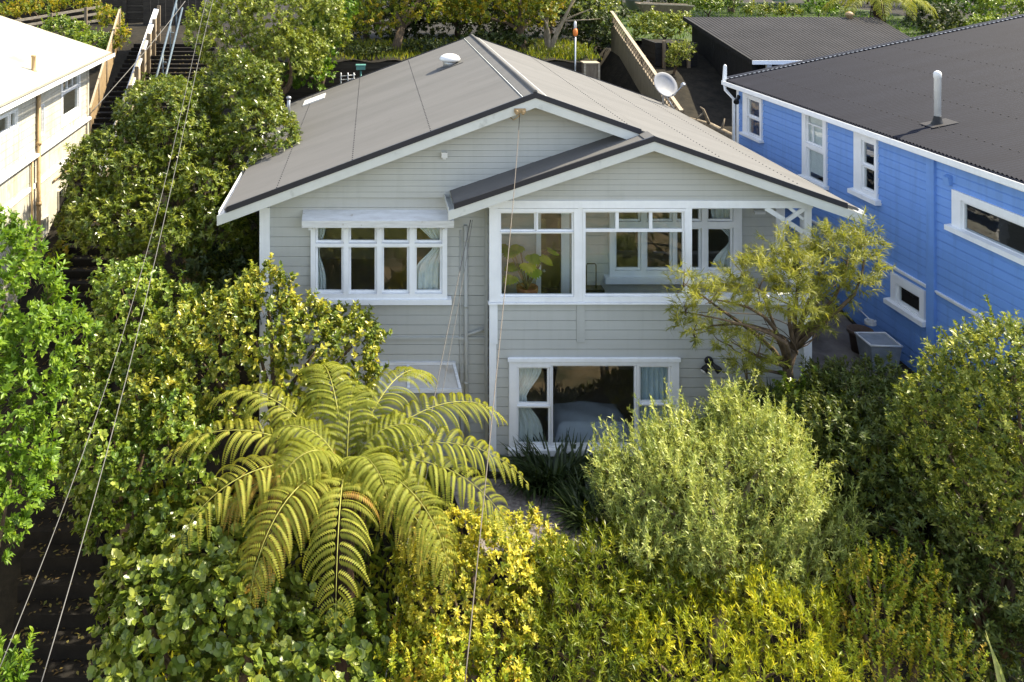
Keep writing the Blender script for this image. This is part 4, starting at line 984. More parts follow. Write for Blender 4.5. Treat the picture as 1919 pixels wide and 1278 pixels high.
mb = MB(); zz = W(0, 120, 26.9)[2]; mb.box(p[0] - .25, p[0] + .25, p[1] - .03, p[1] + .43, zz + .001, zz + .04); mb.box(p[0] - .25, p[0] - .19, p[1] - .03, p[1] - .001, p[2] - .6, zz); mb.box(p[0] + .19, p[0] + .25, p[1] - .03, p[1] - .001, p[2] - .6, zz); add('batten', mb, M['palewood'], cb)
p = W(676, 128, 27.0); mb = MB(); mb.box(p[0] - .14, p[0] + .14, p[1], p[1] + .25, p[2] - .05, p[2] + .07); mb.box(p[0] - .155, p[0] + .155, p[1] - .015, p[1] + .265, p[2] + .071, p[2] + .1); mb.tube([p + (0, .1, -.05), p + (0, .1, -1.2)], .03, 6)
solo('letter_box', mb, M['teal'], 'small teal box on a post beyond the left of the grey roof', 'box')
tr = thing('plant_rack', W(655, 150, 26.8), 'low white wire frame beyond the left rear edge of the grey roof', 'frame')
for x in (639, 652, 663): mb = MB(); p = W(x, 140, 26.8); mb.tube([p - (0, 0, 1.), p, p + (0, 0, .06)], .02, 6); add('post', mb, M['whiteplastic'], tr)
mb = MB(); 
for yy in (143, 150, 157): mb.tube([W(637, yy, 26.8), W(666, yy - 3, 26.8)], .012, 5)
add('rail', mb, M['whiteplastic'], tr)

# ------------------------------------------------------------------ passage things
M['pot'] = paint('brown_clay', (.13, .09, .065), (.09, .065, .05), .8, 5)
p = W(1612, 622, 16.6); p[2] = terrain(p[0], p[1]) + .06
pt = thing('plant_pot', p, 'empty brown plant pot against the blue wall', 'pot'); mb = MB(); mb.lathe(p, [(.15, 0), (.2, .36), (.23, .37), (.23, .43), (.19, .43), (.17, .3)], 18); add('pot', mb, M['pot'], pt); mb = MB(); mb.lathe(p + (0, 0, .3), [(.17, 0), (.16, .03)], 16); add('soil', mb, M['soil'], pt)
p = W(1647, 655, 16.0); p[2] = terrain(p[0], p[1]) + .06
bg = thing('storage_tub', p, 'cloudy clear plastic tub standing in the side passage', 'tub'); mb = MB()
mb.hexa([p + q for q in ((-.22, -.2, 0), (.22, -.2, 0), (.22, .2, 0), (-.22, .2, 0), (-.29, -.26, .5), (.27, -.26, .48), (.27, .26, .5), (-.29, .26, .5))]); add('tub_body', mb, M['mistplastic'], bg)
mb = MB(); mb.tube([p + q for q in ((-.29, -.26, .51), (.27, -.26, .49), (.27, .26, .51), (-.29, .26, .51), (-.29, -.26, .51))], .02, 6); add('rim', mb, M['whiteplastic'], bg)
p = W(1631, 603, 16.7); hs = MB(); hs.tube([p + (.09 * math.cos(a) * (1 + .05 * math.sin(a * 1.3)), .09 * math.sin(a), .02 * a / 6.3 - .05) for a in np.linspace(0, 25, 80)], .014, 6); hs.tube([p + (.05, .1, 0), W(1600, 570, 18.2)], .012, 6)
solo('garden_hose', hs, M['whiteplastic'], 'coiled pale hose on top of the pot beside the blue wall', 'hose')

# ------------------------------------------------------------------ wires
def cable(pts, r, mat, label, name='power_line', group=None):
    """pts: (px,py,Y) along the cable, smoothed"""
    P = np.array([W(*p) for p in pts]); t = np.concatenate([[0], np.cumsum(np.linalg.norm(np.diff(P, axis=0), axis=1))]); t /= t[-1]; tt = np.linspace(0, 1, 40)
    co = [np.polyfit(t, P[:, k], min(3, len(P) - 1)) for k in range(3)]
    mb = MB(); mb.tube([np.array([np.polyval(c, s) for c in co]) for s in tt], r, 6)
    return solo(name, mb, M[mat], label, 'cable', group)
cable([(392, -20, 19.5), (345, 170, 15.8), (300, 400, 12.8), (238, 610, 10.9), (150, 835, 9.3), (0, 1262, 7.3)], .0038, 'wire', 'left one of two pale overhead cables sweeping down past the bright green tree', group='overhead cables on the left')
cable([(404, -20, 19.5), (362, 170, 15.8), (325, 320, 13.6), (275, 550, 11.3), (215, 805, 9.4), (74, 1285, 7.2)], .0046, 'wire', 'right and thicker one of two pale overhead cables sweeping down over the yellow leaved bush', group='overhead cables on the left')
cable([(974, 212, 16.0), (958, 420, 12.5), (935, 650, 10.3), (913, 880, 8.9), (870, 1290, 7.2)], .0055, 'wirebrown', 'brown service cable dropping from the main gable peak across the porch window', 'service_line')
cable([(882, 412, 15.3), (845, 590, 14.2), (815, 740, 13.3), (765, 1010, 11.8), (720, 1290, 10.2)], .008, 'wire', 'thicker pale phone cable dropping from the left porch eave behind the tree fern', 'phone_line')
cable([(885, 412, 15.3), (857, 590, 14.2), (826, 740, 13.3), (778, 1010, 11.8), (732, 1290, 10.2)], .0045, 'wire', 'thinner pale phone cable dropping from the left porch eave behind the tree fern', 'phone_line')
cable([(347, 2, 31), (260, 110, 27), (173, 208, 24.3)], .012, 'wire', 'grey stay wire slanting across the steps to the cream house corner', 'stay_wire')

# ================================================================== VEGETATION
S = {}
S['pitto'] = dict(shoots=(80, 0.3, 28), sp=.135, len=.13, k=15, th=1.0, L=.095, W=.034, mat=leaf_mat('glossy_olive_leaf', [(0.047, 0.074, 0.008), (0.093, 0.139, 0.014), (0.167, 0.205, 0.021), (0.280, 0.295, 0.037)], .24, .32, .5), leaf=dict(tipbias=.5), crown=dict(up=.55, out=.8, jit=.35, bump=.22))
S['bright'] = dict(shoots=(90, 0.3, 26), sp=.15, len=.14, k=13, th=.85, L=.082, W=.034, six=True, mat=leaf_mat('bright_green_leaf', [(0.054, 0.109, 0.012), (0.115, 0.212, 0.019), (0.189, 0.301, 0.029), (0.297, 0.398, 0.048)], .42, .4), leaf=dict(tipbias=.6), crown=dict(up=.6, out=.8, jit=.4, bump=.28))
S['camellia'] = dict(shoots=(100, 0.36, 22), sp=.17, len=.18, k=14, th=.95, L=.07, W=.045, six=True, mat=leaf_mat('yellow_green_leaf', [(0.055, 0.092, 0.013), (0.143, 0.200, 0.024), (0.330, 0.340, 0.039), (0.605, 0.529, 0.088)], .32, .32, .5), leaf=dict(tipbias=.8), crown=dict(up=.5, out=.75, jit=.5, bump=.25))
S['lime'] = dict(shoots=(80, 0.36, 22), sp=.16, len=.17, k=12, th=1.0, L=.072, W=.052, six=True, mat=leaf_mat('light_green_round_leaf', [(.05, .105, .014), (.125, .20, .025), (.24, .32, .04), (.40, .43, .10)], .32, .32, .5), leaf=dict(tipbias=.8), crown=dict(up=.5, out=.75, jit=.5, bump=.25))
S['round'] = dict(sp=.16, len=.12, k=9, th=1.05, L=.095, W=.09, six=True, fold=.06, mat=leaf_mat('round_mid_green_leaf', [(0.076, 0.116, 0.017), (0.132, 0.189, 0.025), (0.207, 0.261, 0.034), (0.378, 0.392, 0.051)], .24, .32, .5), leaf=dict(tipbias=.7), crown=dict(up=.5, out=.8, jit=.5, bump=.25))
S['yellow'] = dict(shoots=(70, 0.22, 20), sp=.115, len=.11, k=14, th=1.0, L=.055, W=.026, six=True, mat=leaf_mat('golden_leaf', [(.08, .13, .014), (.27, .30, .03), (.56, .50, .05), (.72, .64, .13)], .35, .4), leaf=dict(tipbias=.6), crown=dict(up=.55, out=.8, jit=.4, bump=.3))
S['olive'] = dict(shoots=(170, 0.55, 46), sp=.12, len=.33, k=24, th=.65, L=.062, W=.013, mat=leaf_mat('grey_green_olive_leaf', [(0.147, 0.195, 0.044), (0.271, 0.332, 0.081), (0.418, 0.459, 0.131), (0.647, 0.664, 0.232)], .3, .4), leaf=dict(tj=.3), crown=dict(up=.75, out=.6, jit=.5, bump=.55, fill=.6))
S['hedge'] = dict(shoots=(170, 0.34, 30), sp=.125, len=.2, k=16, th=.55, L=.07, W=.014, mat=leaf_mat('yellow_green_needle_leaf', [(0.125, 0.167, 0.012), (0.251, 0.297, 0.019), (0.418, 0.427, 0.024), (0.649, 0.557, 0.036)], .35, .45), leaf=dict(tj=.3), crown=dict(up=.7, out=.6, jit=.5, bump=.3, fill=.5))
S['podo'] = dict(shoots=(150, 0.4, 30), sp=.14, len=.2, k=15, th=.7, L=.085, W=.016, mat=leaf_mat('mid_green_narrow_leaf', [(0.054, 0.086, 0.009), (0.127, 0.174, 0.013), (0.217, 0.246, 0.020), (0.363, 0.334, 0.028)], .35, .4), leaf=dict(tj=.3), crown=dict(up=.65, out=.6, jit=.55, bump=.35, fill=.5))
S['tips'] = dict(shoots=(110, 0.42, 40), sp=.13, len=.24, k=17, th=.9, L=.04, W=.020, lumps=2, mat=leaf_mat('green_leaf_with_bronze_tips', [(0.099, 0.161, 0.017), (0.238, 0.307, 0.022), (0.437, 0.433, 0.033), (0.714, 0.433, 0.066)], .35, .4), leaf=dict(tj=.3, crnd=.75), crown=dict(up=.95, out=.5, jit=.35, bump=.35, fill=.5))
S['dark'] = dict(shoots=(90, 0.3, 26), sp=.135, len=.18, k=16, th=.9, L=.075, W=.026, mat=leaf_mat('dark_hedge_leaf', [(0.048, 0.077, 0.018), (0.084, 0.119, 0.027), (0.132, 0.162, 0.034), (0.206, 0.216, 0.046)], .25, .4), leaf=dict(tj=.3), crown=dict(up=.4, out=.8, jit=.5, bump=.25, fill=.7))
S['pale'] = dict(shoots=(90, 0.3, 26), sp=.12, len=.16, k=14, th=.9, L=.06, W=.026, mat=leaf_mat('pale_tipped_leaf', [(0.057, 0.095, 0.014), (0.117, 0.162, 0.022), (0.254, 0.288, 0.043), (0.662, 0.651, 0.133)], .3, .4), leaf=dict(tj=.3, crnd=.5), crown=dict(up=.5, out=.8, jit=.45, bump=.25))
S['feather'] = dict(sp=.17, len=.30, k=30, th=.5, L=.15, W=.011, mat=leaf_mat('feathery_yellow_green_leaf', [(.085, .11, .016), (.18, .20, .03), (.29, .30, .05), (.39, .385, .085)], .4, .5), leaf=dict(tj=.35, droop=.35), crown=dict(up=.35, out=.8, jit=.5, bump=.4, fill=.2), bend=.25)
S['far'] = dict(shoots=(50, 0.35, 20), sp=.2, len=.2, k=14, th=.95, L=.10, W=.05, mat=leaf_mat('grey_green_far_leaf', [(0.071, 0.106, 0.015), (0.142, 0.187, 0.025), (0.230, 0.268, 0.040), (0.354, 0.374, 0.070)], .3, .4), crown=dict(up=.5, out=.8, jit=.4, bump=.3))
S['fargreen'] = dict(sp=.2, len=.2, k=13, th=.95, L=.10, W=.055, mat=leaf_mat('deep_green_far_leaf', [(0.033, 0.075, 0.008), (0.074, 0.151, 0.012), (0.132, 0.234, 0.020), (0.198, 0.302, 0.030)], .35, .4), crown=dict(up=.5, out=.8, jit=.4, bump=.3))
S['autumn'] = dict(sp=.22, len=.22, k=12, th=1.0, L=.09, W=.05, mat=leaf_mat('autumn_leaf', [(0.054, 0.110, 0.010), (0.140, 0.189, 0.016), (0.289, 0.276, 0.020), (0.428, 0.291, 0.024)], .45, .5), leaf=dict(crnd=.75), crown=dict(up=.3, out=.7, jit=.6, bump=.35, fill=.5))
S['fardark'] = dict(sp=.26, len=.22, k=12, th=1.0, L=.13, W=.06, mat=leaf_mat('shade_tinted_far_leaf', [(.015, .028, .008), (.03, .05, .012), (.05, .07, .018), (.08, .095, .025)], .3, .5), crown=dict(up=.4, out=.8, jit=.5, bump=.3))  # palette far darker than the other leaves, shade painted into the colours

# left foreground tree
tree('broadleaf_tree', 'bright green leafy tree filling the left edge of the view', 'tree',
     [plobe(10, 560, 10.6, 105, 120), plobe(60, 640, 10.8, 80, 120), plobe(-20, 760, 10.3, 130, 140), plobe(60, 720, 10.6, 60, 90), plobe(20, 900, 10.2, 85, 130), plobe(-10, 480, 10.8, 70, 70), plobe(-60, 1000, 10.0, 110, 90), plobe(-150, 640, 10.4, 120, 130), plobe(-190, 840, 10.2, 130, 150)], S['bright'], base=(-6.1, 10.6, terrain(-6.1, 10.6)))
# big rounded tree
tree('pittosporum_tree', 'large rounded dark green tree with glossy leaves between the steps and the grey roof', 'tree',
     [plobe(455, 180, 20.6, 95, 70, 1.2), plobe(330, 250, 19.6, 110, 85, 1.2), plobe(470, 260, 19.4, 75, 70, 1.1), plobe(245, 330, 18.8, 100, 80, 1.2), plobe(380, 350, 18.6, 110, 85, 1.2), plobe(210, 420, 18.2, 80, 90, 1.1),
      plobe(310, 450, 18.0, 120, 95, 1.3), plobe(400, 430, 18.2, 70, 90, 1.1), plobe(300, 190, 20.6, 50, 40, .8), plobe(430, 520, 18.0, 70, 70, 1.0)], S['pitto'], trunk_r=.2)
# yellow green camellia mass
tree('camellia_bush', 'big bush of yellow green rounded leaves below the upper left window', 'bush',
     [plobe(480, 640, 14.4, 110, 105, 1.0), plobe(590, 660, 14.4, 110, 80, .9), plobe(660, 650, 14.6, 65, 55, .6), plobe(380, 680, 14.0, 100, 100, 1.0), plobe(640, 720, 14.2, 80, 70, .8), plobe(500, 745, 13.8, 130, 80, 1.0), plobe(330, 770, 13.4, 90, 80, .9), plobe(500, 560, 14.7, 45, 45, .5)], S['camellia'])
tree('light_green_bush', 'light green rounded leaf bush beside the steps, below the large rounded tree', 'bush',
     [plobe(230, 640, 14.8, 80, 100, .9), plobe(240, 560, 15.4, 75, 55, .8), plobe(280, 700, 14.2, 80, 80, .9), plobe(330, 590, 15.2, 70, 50, .7), plobe(200, 860, 13.0, 75, 90, .8), plobe(270, 900, 12.8, 90, 90, .9), plobe(330, 860, 12.8, 90, 90, .9), plobe(190, 970, 12.7, 55, 60, .6), plobe(160, 800, 13.2, 45, 60, .5), plobe(150, 880, 13.0, 40, 50, .5), plobe(175, 720, 14.2, 45, 50, .5)], S['lime'])
tree('round_leaf_shrub', 'shaded shrub of round mid green leaves below the left of the tree fern', 'shrub',
     [plobe(340, 1060, 11.6, 120, 90, .9), plobe(260, 1120, 11.4, 90, 80, .8), plobe(420, 1120, 11.2, 120, 100, .9), plobe(300, 1220, 10.9, 130, 90, .9), plobe(480, 1230, 10.8, 130, 90, .9), plobe(620, 1230, 10.8, 110, 90, .8)], S['round'])
tree('golden_shrub', 'golden yellow leaved shrub to the lower right of the tree fern', 'shrub',
     [plobe(930, 1060, 11.4, 90, 70, .7), plobe(990, 1040, 11.7, 65, 45, .5), plobe(850, 1110, 11.2, 90, 75, .7), plobe(930, 1140, 11.0, 85, 75, .7), plobe(810, 1190, 10.9, 70, 60, .6), plobe(780, 1100, 11.2, 50, 50, .5), plobe(880, 1010, 11.8, 60, 40, .5)], S['yellow'])
tree('bronze_yellow_shrub', 'dull yellow and bronze leaved shrub at the bottom edge left of centre', 'shrub',
     [plobe(840, 1270, 10.3, 90, 55, .6), plobe(760, 1250, 10.5, 60, 50, .5), plobe(930, 1260, 10.3, 60, 50, .5)], dict(S['tips'], L=.055, W=.03))
tree('olive_tree', 'grey green olive tree in front of the ground floor window', 'tree',
     [plobe(1320, 910, 12.2, 140, 95, .9), plobe(1440, 910, 12.2, 100, 100, .9), plobe(1400, 820, 12.6, 55, 55, .5), plobe(1375, 775, 12.8, 32, 42, .3), plobe(1190, 910, 12.3, 75, 55, .6), plobe(1240, 1000, 11.8, 110, 85, .9), plobe(1380, 1020, 11.7, 150, 95, 1.0), plobe(1530, 1000, 11.9, 75, 45, .6), plobe(1450, 1085, 11.6, 85, 55, .6), plobe(1150, 875, 12.4, 40, 24, .3), plobe(1235, 845, 12.5, 40, 30, .35), plobe(1300, 830, 12.6, 36, 34, .35), plobe(1470, 815, 12.6, 34, 36, .35), plobe(1580, 985, 11.9, 35, 22, .3)], S['olive'], trunk_r=.1, bark='palebark')
tree('podocarp_shrub', 'mid green narrow leaved shrub between the golden shrub and the olive tree', 'shrub',
     [plobe(1080, 1120, 11.2, 95, 75, .8), plobe(1170, 1090, 11.4, 80, 65, .7), plobe(1040, 1220, 10.8, 100, 75, .8), plobe(1150, 1190, 10.9, 90, 70, .7), plobe(1100, 1280, 10.5, 120, 50, .7), plobe(1260, 1110, 11.2, 80, 50, .5)], S['podo'])
tree('needle_hedge', 'low yellow green fine leaved hedge at the bottom edge right of centre', 'hedge',
     [plobe(1330, 1190, 10.7, 120, 65, .8), plobe(1450, 1180, 10.7, 110, 65, .8), plobe(1300, 1270, 10.3, 130, 60, .8), plobe(1450, 1260, 10.3, 130, 65, .8), plobe(1220, 1230, 10.5, 70, 50, .6)], S['hedge'])
tree('bronze_tip_shrub', 'upright shrub with bronze orange shoot tips at the bottom right', 'shrub',
     [plobe(1640, 1150, 11.0, 90, 90, .7), plobe(1720, 1200, 10.9, 75, 90, .7), plobe(1580, 1220, 10.8, 75, 80, .6), plobe(1650, 1260, 10.5, 130, 70, .8), plobe(1655, 1085, 11.1, 26, 60, .25), plobe(1590, 1110, 11.1, 20, 55, .2), plobe(1742, 1110, 11.1, 16, 60, .18), plobe(1695, 1085, 11.1, 16, 50, .18), plobe(1625, 1080, 11.1, 14, 48, .16), plobe(1765, 1140, 11.0, 14, 45, .16)], S['tips'])
tree('dark_hedge', 'tall dark green hedge in shade filling the lower right below the blue house', 'hedge',
     [plobe(1620, 800, 13.6, 105, 95, 1.0), plobe(1560, 860, 13.2, 100, 110, 1.0), plobe(1690, 860, 12.8, 130, 120, 1.1), plobe(1800, 960, 12.2, 150, 130, 1.2), plobe(1640, 980, 12.4, 130, 120, 1.0), plobe(1760, 1080, 11.8, 140, 120, 1.1), plobe(1880, 1080, 11.6, 130, 140, 1.1), plobe(1830, 1210, 11.2, 140, 110, 1.0), plobe(1930, 960, 12.0, 100, 120, 1.0), plobe(1830, 850, 12.9, 110, 100, .9), plobe(1930, 830, 12.6, 100, 120, .9), plobe(1880, 1270, 10.9, 110, 60, .8), plobe(2040, 900, 12.0, 110, 130, 1.0), plobe(2060, 1090, 11.4, 130, 130, 1.0), plobe(2190, 960, 11.8, 120, 140, 1.0), plobe(2020, 1240, 10.9, 130, 100, .9)], S['dark'], trunk_r=.07)
tree('pale_tipped_tree', 'rounded tree with sunlit pale yellow leaf tips below the long blue house window', 'tree',
     [plobe(1840, 768, 11.5, 110, 105, .9), plobe(1930, 748, 11.2, 100, 120, .9), plobe(1770, 838, 11.6, 65, 80, .7), plobe(1890, 878, 11.2, 130, 95, .9), plobe(1980, 848, 11.0, 90, 100, .9), plobe(1790, 918, 11.5, 80, 70, .7), plobe(1890, 978, 11.1, 110, 70, .8), plobe(1970, 948, 11.0, 70, 90, .8), plobe(1740, 748, 11.7, 45, 50, .5), plobe(1900, 688, 11.3, 70, 50, .6)], S['pale'], trunk_r=.08)
tree('lemon_shrub', 'small light green shrub at the foot of the feathery tree', 'shrub',
     [plobe(1530, 800, 13.6, 45, 40, .4), plobe(1500, 780, 13.8, 35, 35, .35), plobe(1540, 770, 13.8, 35, 35, .3)], dict(S['lime'], sp=.15))
# feathery tree with visible limbs
fb_ = np.array([W(1478, 750, 14.3)[0], 14.3, terrain(W(1478, 750, 14.3)[0], 14.3)])
ft = thing('feathery_tree', fb_, 'small feathery yellow green tree with bare forked trunk in front of the porch', 'tree')
fl_ = [plobe(1500, 500, 14.2, 85, 42, .6), plobe(1590, 480, 14.2, 50, 38, .5), plobe(1420, 530, 14.0, 75, 50, .6), plobe(1555, 452, 14.4, 55, 26, .45), plobe(1480, 560, 13.9, 80, 35, .55), plobe(1570, 530, 14.2, 55, 35, .5), plobe(1330, 560, 13.8, 45, 28, .3), plobe(1280, 530, 14.0, 22, 28, .2), plobe(1300, 620, 13.8, 32, 26, .25), plobe(1370, 640, 13.8, 36, 28, .28), plobe(1420, 660, 13.8, 30, 26, .25), plobe(1530, 610, 14.0, 24, 18, .2), plobe(1560, 580, 14.0, 22, 16, .2), plobe(1400, 700, 14.0, 26, 40, .22), plobe(1285, 585, 13.9, 24, 22, .2), plobe(1620, 445, 14.2, 30, 25, .3)]
mb = MB()
f1 = W(1476, 690, 14.3); f2 = W(1488, 655, 14.3)
mb.tube([fb_ - (0, 0, .2), fb_ * .5 + f1 * .5 + (.03, 0, 0), f1, f2], [.11, .085, .08, .07], 10)
for st, en in ((f2, (0, 1, 3, 4, 8)), (f1, (2, 6, 7, 9, 10, 14)), (f2 + (0.02, 0, .02), (5, 11, 12, 15)), (f1 - (0, 0, .2), (13,))):
    limb_tubes(mb, st, [fl_[i][0] for i in en], .045, .3)
    for i in en:
        c = np.array(fl_[i][0]); r = np.array(fl_[i][1])
        limb_tubes(mb, c - (0, 0, r[2] * .3), [c + rdir(1)[0] * r * .9 for _ in range(3)], .014, .3, 5)
for k in range(14): limb_tubes(mb, f2 + rng.normal(0, .05, 3), [f2 + np.array([rng.uniform(-1.6, .6), rng.uniform(-.3, .3), rng.uniform(.1, .9)])], .012, .5, 5)
add('trunk', mb, M['bark'], ft)
Q, A = crown_sprigs(lumpy(fl_, 6), S['feather']['sp'] * 1.12, **S['feather']['crown']); Q = Q - A * .12
P_, D_, N_2, L_, W_, R_ = sprig_leaves(Q, A, .28, 36, .55, .12, .0115, **S['feather']['leaf']); leaves_obj('crown', P_, D_, N_2, L_, W_, R_, S['feather']['mat'], ft, bend=.25)

# strap leaved clumps
STRAP = {'dark': leaf_mat('dark_strap_leaf', [(.02, .035, .012), (.04, .065, .018), (.07, .10, .03)], .25, .35), 'gold': leaf_mat('pale_flax_leaf', [(0.189, 0.232, 0.040), (0.354, 0.383, 0.080), (0.590, 0.557, 0.200)], .35, .4)}
def strap_plant(name, base, n, length, width, mat, label, cat, spread=1.0, tilt=(.25, 1.1), squash=1.):
    base = np.array(base, float); root = thing(name, base, label, cat)
    mb = MB(); rn = []
    for i in range(n):
        a = rng.uniform(0, 2 * math.pi); r0 = spread * math.sqrt(rng.random()); o = base + np.array([math.cos(a) * r0, math.sin(a) * r0 * squash, 0])
        a2 = a + rng.normal(0, .7); L = length * rng.uniform(.6, 1.1); t0 = rng.uniform(*tilt); d = np.array([math.cos(a2), math.sin(a2), 0]); s = np.array([-d[1], d[0], 0])
        p = o.copy(); th = t0 * .5; i0 = len(mb.v); K = 6; rv = rng.random()
        for k in range(K + 1):
            w = width * (1 - (k / K) ** 2 * .95) * .5
            mb.v.append(tuple(p - s * w)); mb.v.append(tuple(p + s * w)); rn += [rv, rv]
            p = p + (d * math.sin(th) + np.array([0, 0, math.cos(th)])) * L / K; th += t0 * 1.5 / K + .08
        for k in range(K): mb.f.append((i0 + 2 * k, i0 + 2 * k + 1, i0 + 2 * k + 3, i0 + 2 * k + 2)); mb.smooth.append(True)
    o = add('leaf_clump', mb, STRAP[mat], root); at = o.data.attributes.new('rnd', 'FLOAT', 'POINT'); at.data.foreach_set('value', np.array(rn, np.float32))
    return root
p = W(1035, 900, 15.0); strap_plant('agapanthus_clump', (p[0], 14.95, terrain(p[0], 14.95)), 520, .85, .05, 'dark', 'dark strap leaved clump growing under the ground floor window', 'plant', .62, squash=.55)
p = W(1115, 985, 14.0); strap_plant('agapanthus_clump', (p[0], 14.0, terrain(p[0], 14.0)), 260, .75, .045, 'dark', 'dark strap leaved clump at the gravel edge beside the olive tree', 'plant', .4)
p = W(1880, 1290, 10.0); strap_plant('flax_plant', (p[0], 9.9, p[2] - .6), 60, .95, .05, 'gold', 'pale yellow green flax blades at the bottom right corner', 'plant', .3)
p = W(1450, 800, 14.6); strap_plant('agapanthus_clump', (p[0], 14.7, terrain(p[0], 14.7)), 240, .6, .04, 'dark', 'dark low leaves around the foot of the feathery tree', 'plant', .6, squash=.5)

# tree ferns
FERN = leaf_mat('tree_fern_leaflet', [(0.137, 0.165, 0.020), (0.210, 0.233, 0.031), (0.294, 0.286, 0.045), (0.378, 0.223, 0.054)], .35, .6, .15)
RACH = paint('brown_fern_stalk', (.32, .32, .07), (.25, .24, .05), .6, 8)
def frond_arrays(base, az, length, rise, droop, npin=19, pin=.66, npn=26, col=.4, roll=0.):
    d = np.array([math.cos(az), math.sin(az), 0]); s = np.array([-d[1], d[0], 0]); p = np.array(base, float); th = rise; pts = []; K = 40
    for k in range(K + 1):
        pts.append(p.copy()); p = p + (d * math.cos(th) + np.array([0, 0, math.sin(th)])) * length / K; th -= droop / K * (.5 + 1.1 * k / K)
    pts = np.array(pts); PP_, DD, NN, LL_, WW_, RR = [], [], [], [], [], []
    for i in range(npin):
        t = .06 + .93 * (i / (npin - 1)); q = t * K; i0 = min(int(q), K - 1); o = pts[i0] + (pts[i0 + 1] - pts[i0]) * (q - i0); tan = unit(pts[i0 + 1] - pts[i0]); up = np.cross(tan, -s); up = up if up[2] > 0 else -up
        prof = (math.sin(math.pi * min(1, t * .92 + .10)) ** .7) * (1 if t < .7 else 1); prof = max(prof, .12)
        for sd in (-1, 1):
            if rng.random() < .02 and 3 < i < npin - 4: continue
            dead = .45 * (rng.random() < .02)
            pl_ = pin * prof * rng.uniform(.78, 1.08); dirp = unit(s * sd * .93 + tan * rng.uniform(.22, .55) + up * rng.uniform(.0, .22)); n_ = max(6, int(npn * prof)); pp = o.copy(); 
            drp = rng.uniform(1.2, 1.65)
            tilt0 = .38
            for j in range(n_):
                f = (j + .5) / n_; ang = tilt0 - drp * 1.25 * f
                dv = unit(dirp * math.cos(ang) + np.array([0, 0, 1.]) * math.sin(ang)); pp = pp + dv * pl_ / n_
                upv = unit(np.cross(dv, np.cross(up, dv)))
                sv = unit(np.cross(dv, upv)); wl = .075 * (1 - f ** 2.6) * (.55 + .45 * prof) + .008
                for q2 in (-1, 1):
                    PP_.append(pp); DD.append(sv * q2 * .9 + dv * .42 - upv * .45); NN.append(upv); LL_.append(wl); WW_.append(pl_ / n_ * .95); RR.append(np.clip(col + dead + rng.normal(0, .10) + .04 * f + .08 * max(0, t - .75), 0, 1))
    return pts, np.array(PP_), np.array(DD), np.array(NN), np.array(LL_), np.array(WW_), np.array(RR)
def tree_fern(crown, ground, fronds, label, trunk_r=.13, group=None, **kw):
    root = thing('tree_fern', (crown[0], crown[1], ground), label, 'tree fern', group)
    mb = MB(); c = np.array(crown, float); zs = np.linspace(ground - .2, c[2] + .02, 8)
    mb.tube([(c[0] + .03 * math.sin(i), c[1] + .03 * math.cos(2 * i), z) for i, z in enumerate(zs)], [trunk_r * (1.25 - .3 * i / 7) for i in range(8)], 12)
    for k in range(14):   # dead hanging stalks
        a = rng.uniform(0, 6.28); mb.tube([c + (0, 0, -.05), c + (math.cos(a) * .18, math.sin(a) * .28, -.2), c + (math.cos(a) * .32, math.sin(a) * .32, -.9 - rng.random() * .5)], [.02, .014, .006], 5)
    add('trunk', mb, M['fernbark'], root)
    for (az, L, rise, dr, col) in fronds:
        pts, P1, D1, N1, L1, W1, R1 = frond_arrays(c + np.array([math.cos(math.radians(az)), math.sin(math.radians(az)), 0]) * .06, math.radians(az), L, rise, dr, col=col, **kw)
        f = leaves_obj('frond', P1, D1, N1, L1, W1, R1, FERN, root, six=False, fold=.1, bend=.12)
        mb = MB(); mb.tube(pts[::2], [.012 * (1 - .8 * i / 20) for i in range(21)], 5, False); add('rachis', mb, RACH, f)
    return root
fc = W(648, 868, 11.6)
fr = [(106, 2.2, 1.2, 2.2, .33), (52, 2.4, .95, 1.9, .38), (27, 2.6, .75, 1.7, .4), (2, 2.6, .65, 1.65, .42), (-24, 2.6, .65, 1.8, .38), (-52, 2.4, .7, 2.1, .36), (-88, 2.4, .7, 2.3, .46), (-114, 2.5, .7, 2.3, .5), (-148, 2.6, .65, 1.8, .52), (178, 2.7, .65, 1.6, .48), (150, 2.6, .8, 1.8, .4),
      (-132, 1.9, .15, 1.8, .8), (-35, 2.0, .2, 1.6, .65), (-168, 1.9, .3, 1.7, .85), (80, 1.5, 1.3, 2.2, .3), (10, 1.4, 1.25, 2.2, .32), (-60, 1.4, 1.2, 2.3, .33), (-130, 1.4, 1.2, 2.3, .35), (165, 1.4, 1.3, 2.2, .3)]
fr = [(a + rng.normal(0, 5), L * rng.uniform(.98, 1.1), r_, d_ * rng.uniform(.92, 1.08), c_) for a, L, r_, d_, c_ in fr]
fc = fc + np.array([0, .15, -.25])
tree_fern(fc, terrain(fc[0], fc[1]), fr, 'big tree fern spreading its arching yellow green fronds at the centre left')
fc2 = W(1645, 0, 32.2)
tree_fern(fc2, 6.3, [(a, 2.2, .35, 1.6, .35) for a in (-20, -55, -85, -115, -150, 175, 140, 100, 60, 20)], 'distant tree fern rising behind the black shed', npin=20, npn=10, pin=.5)

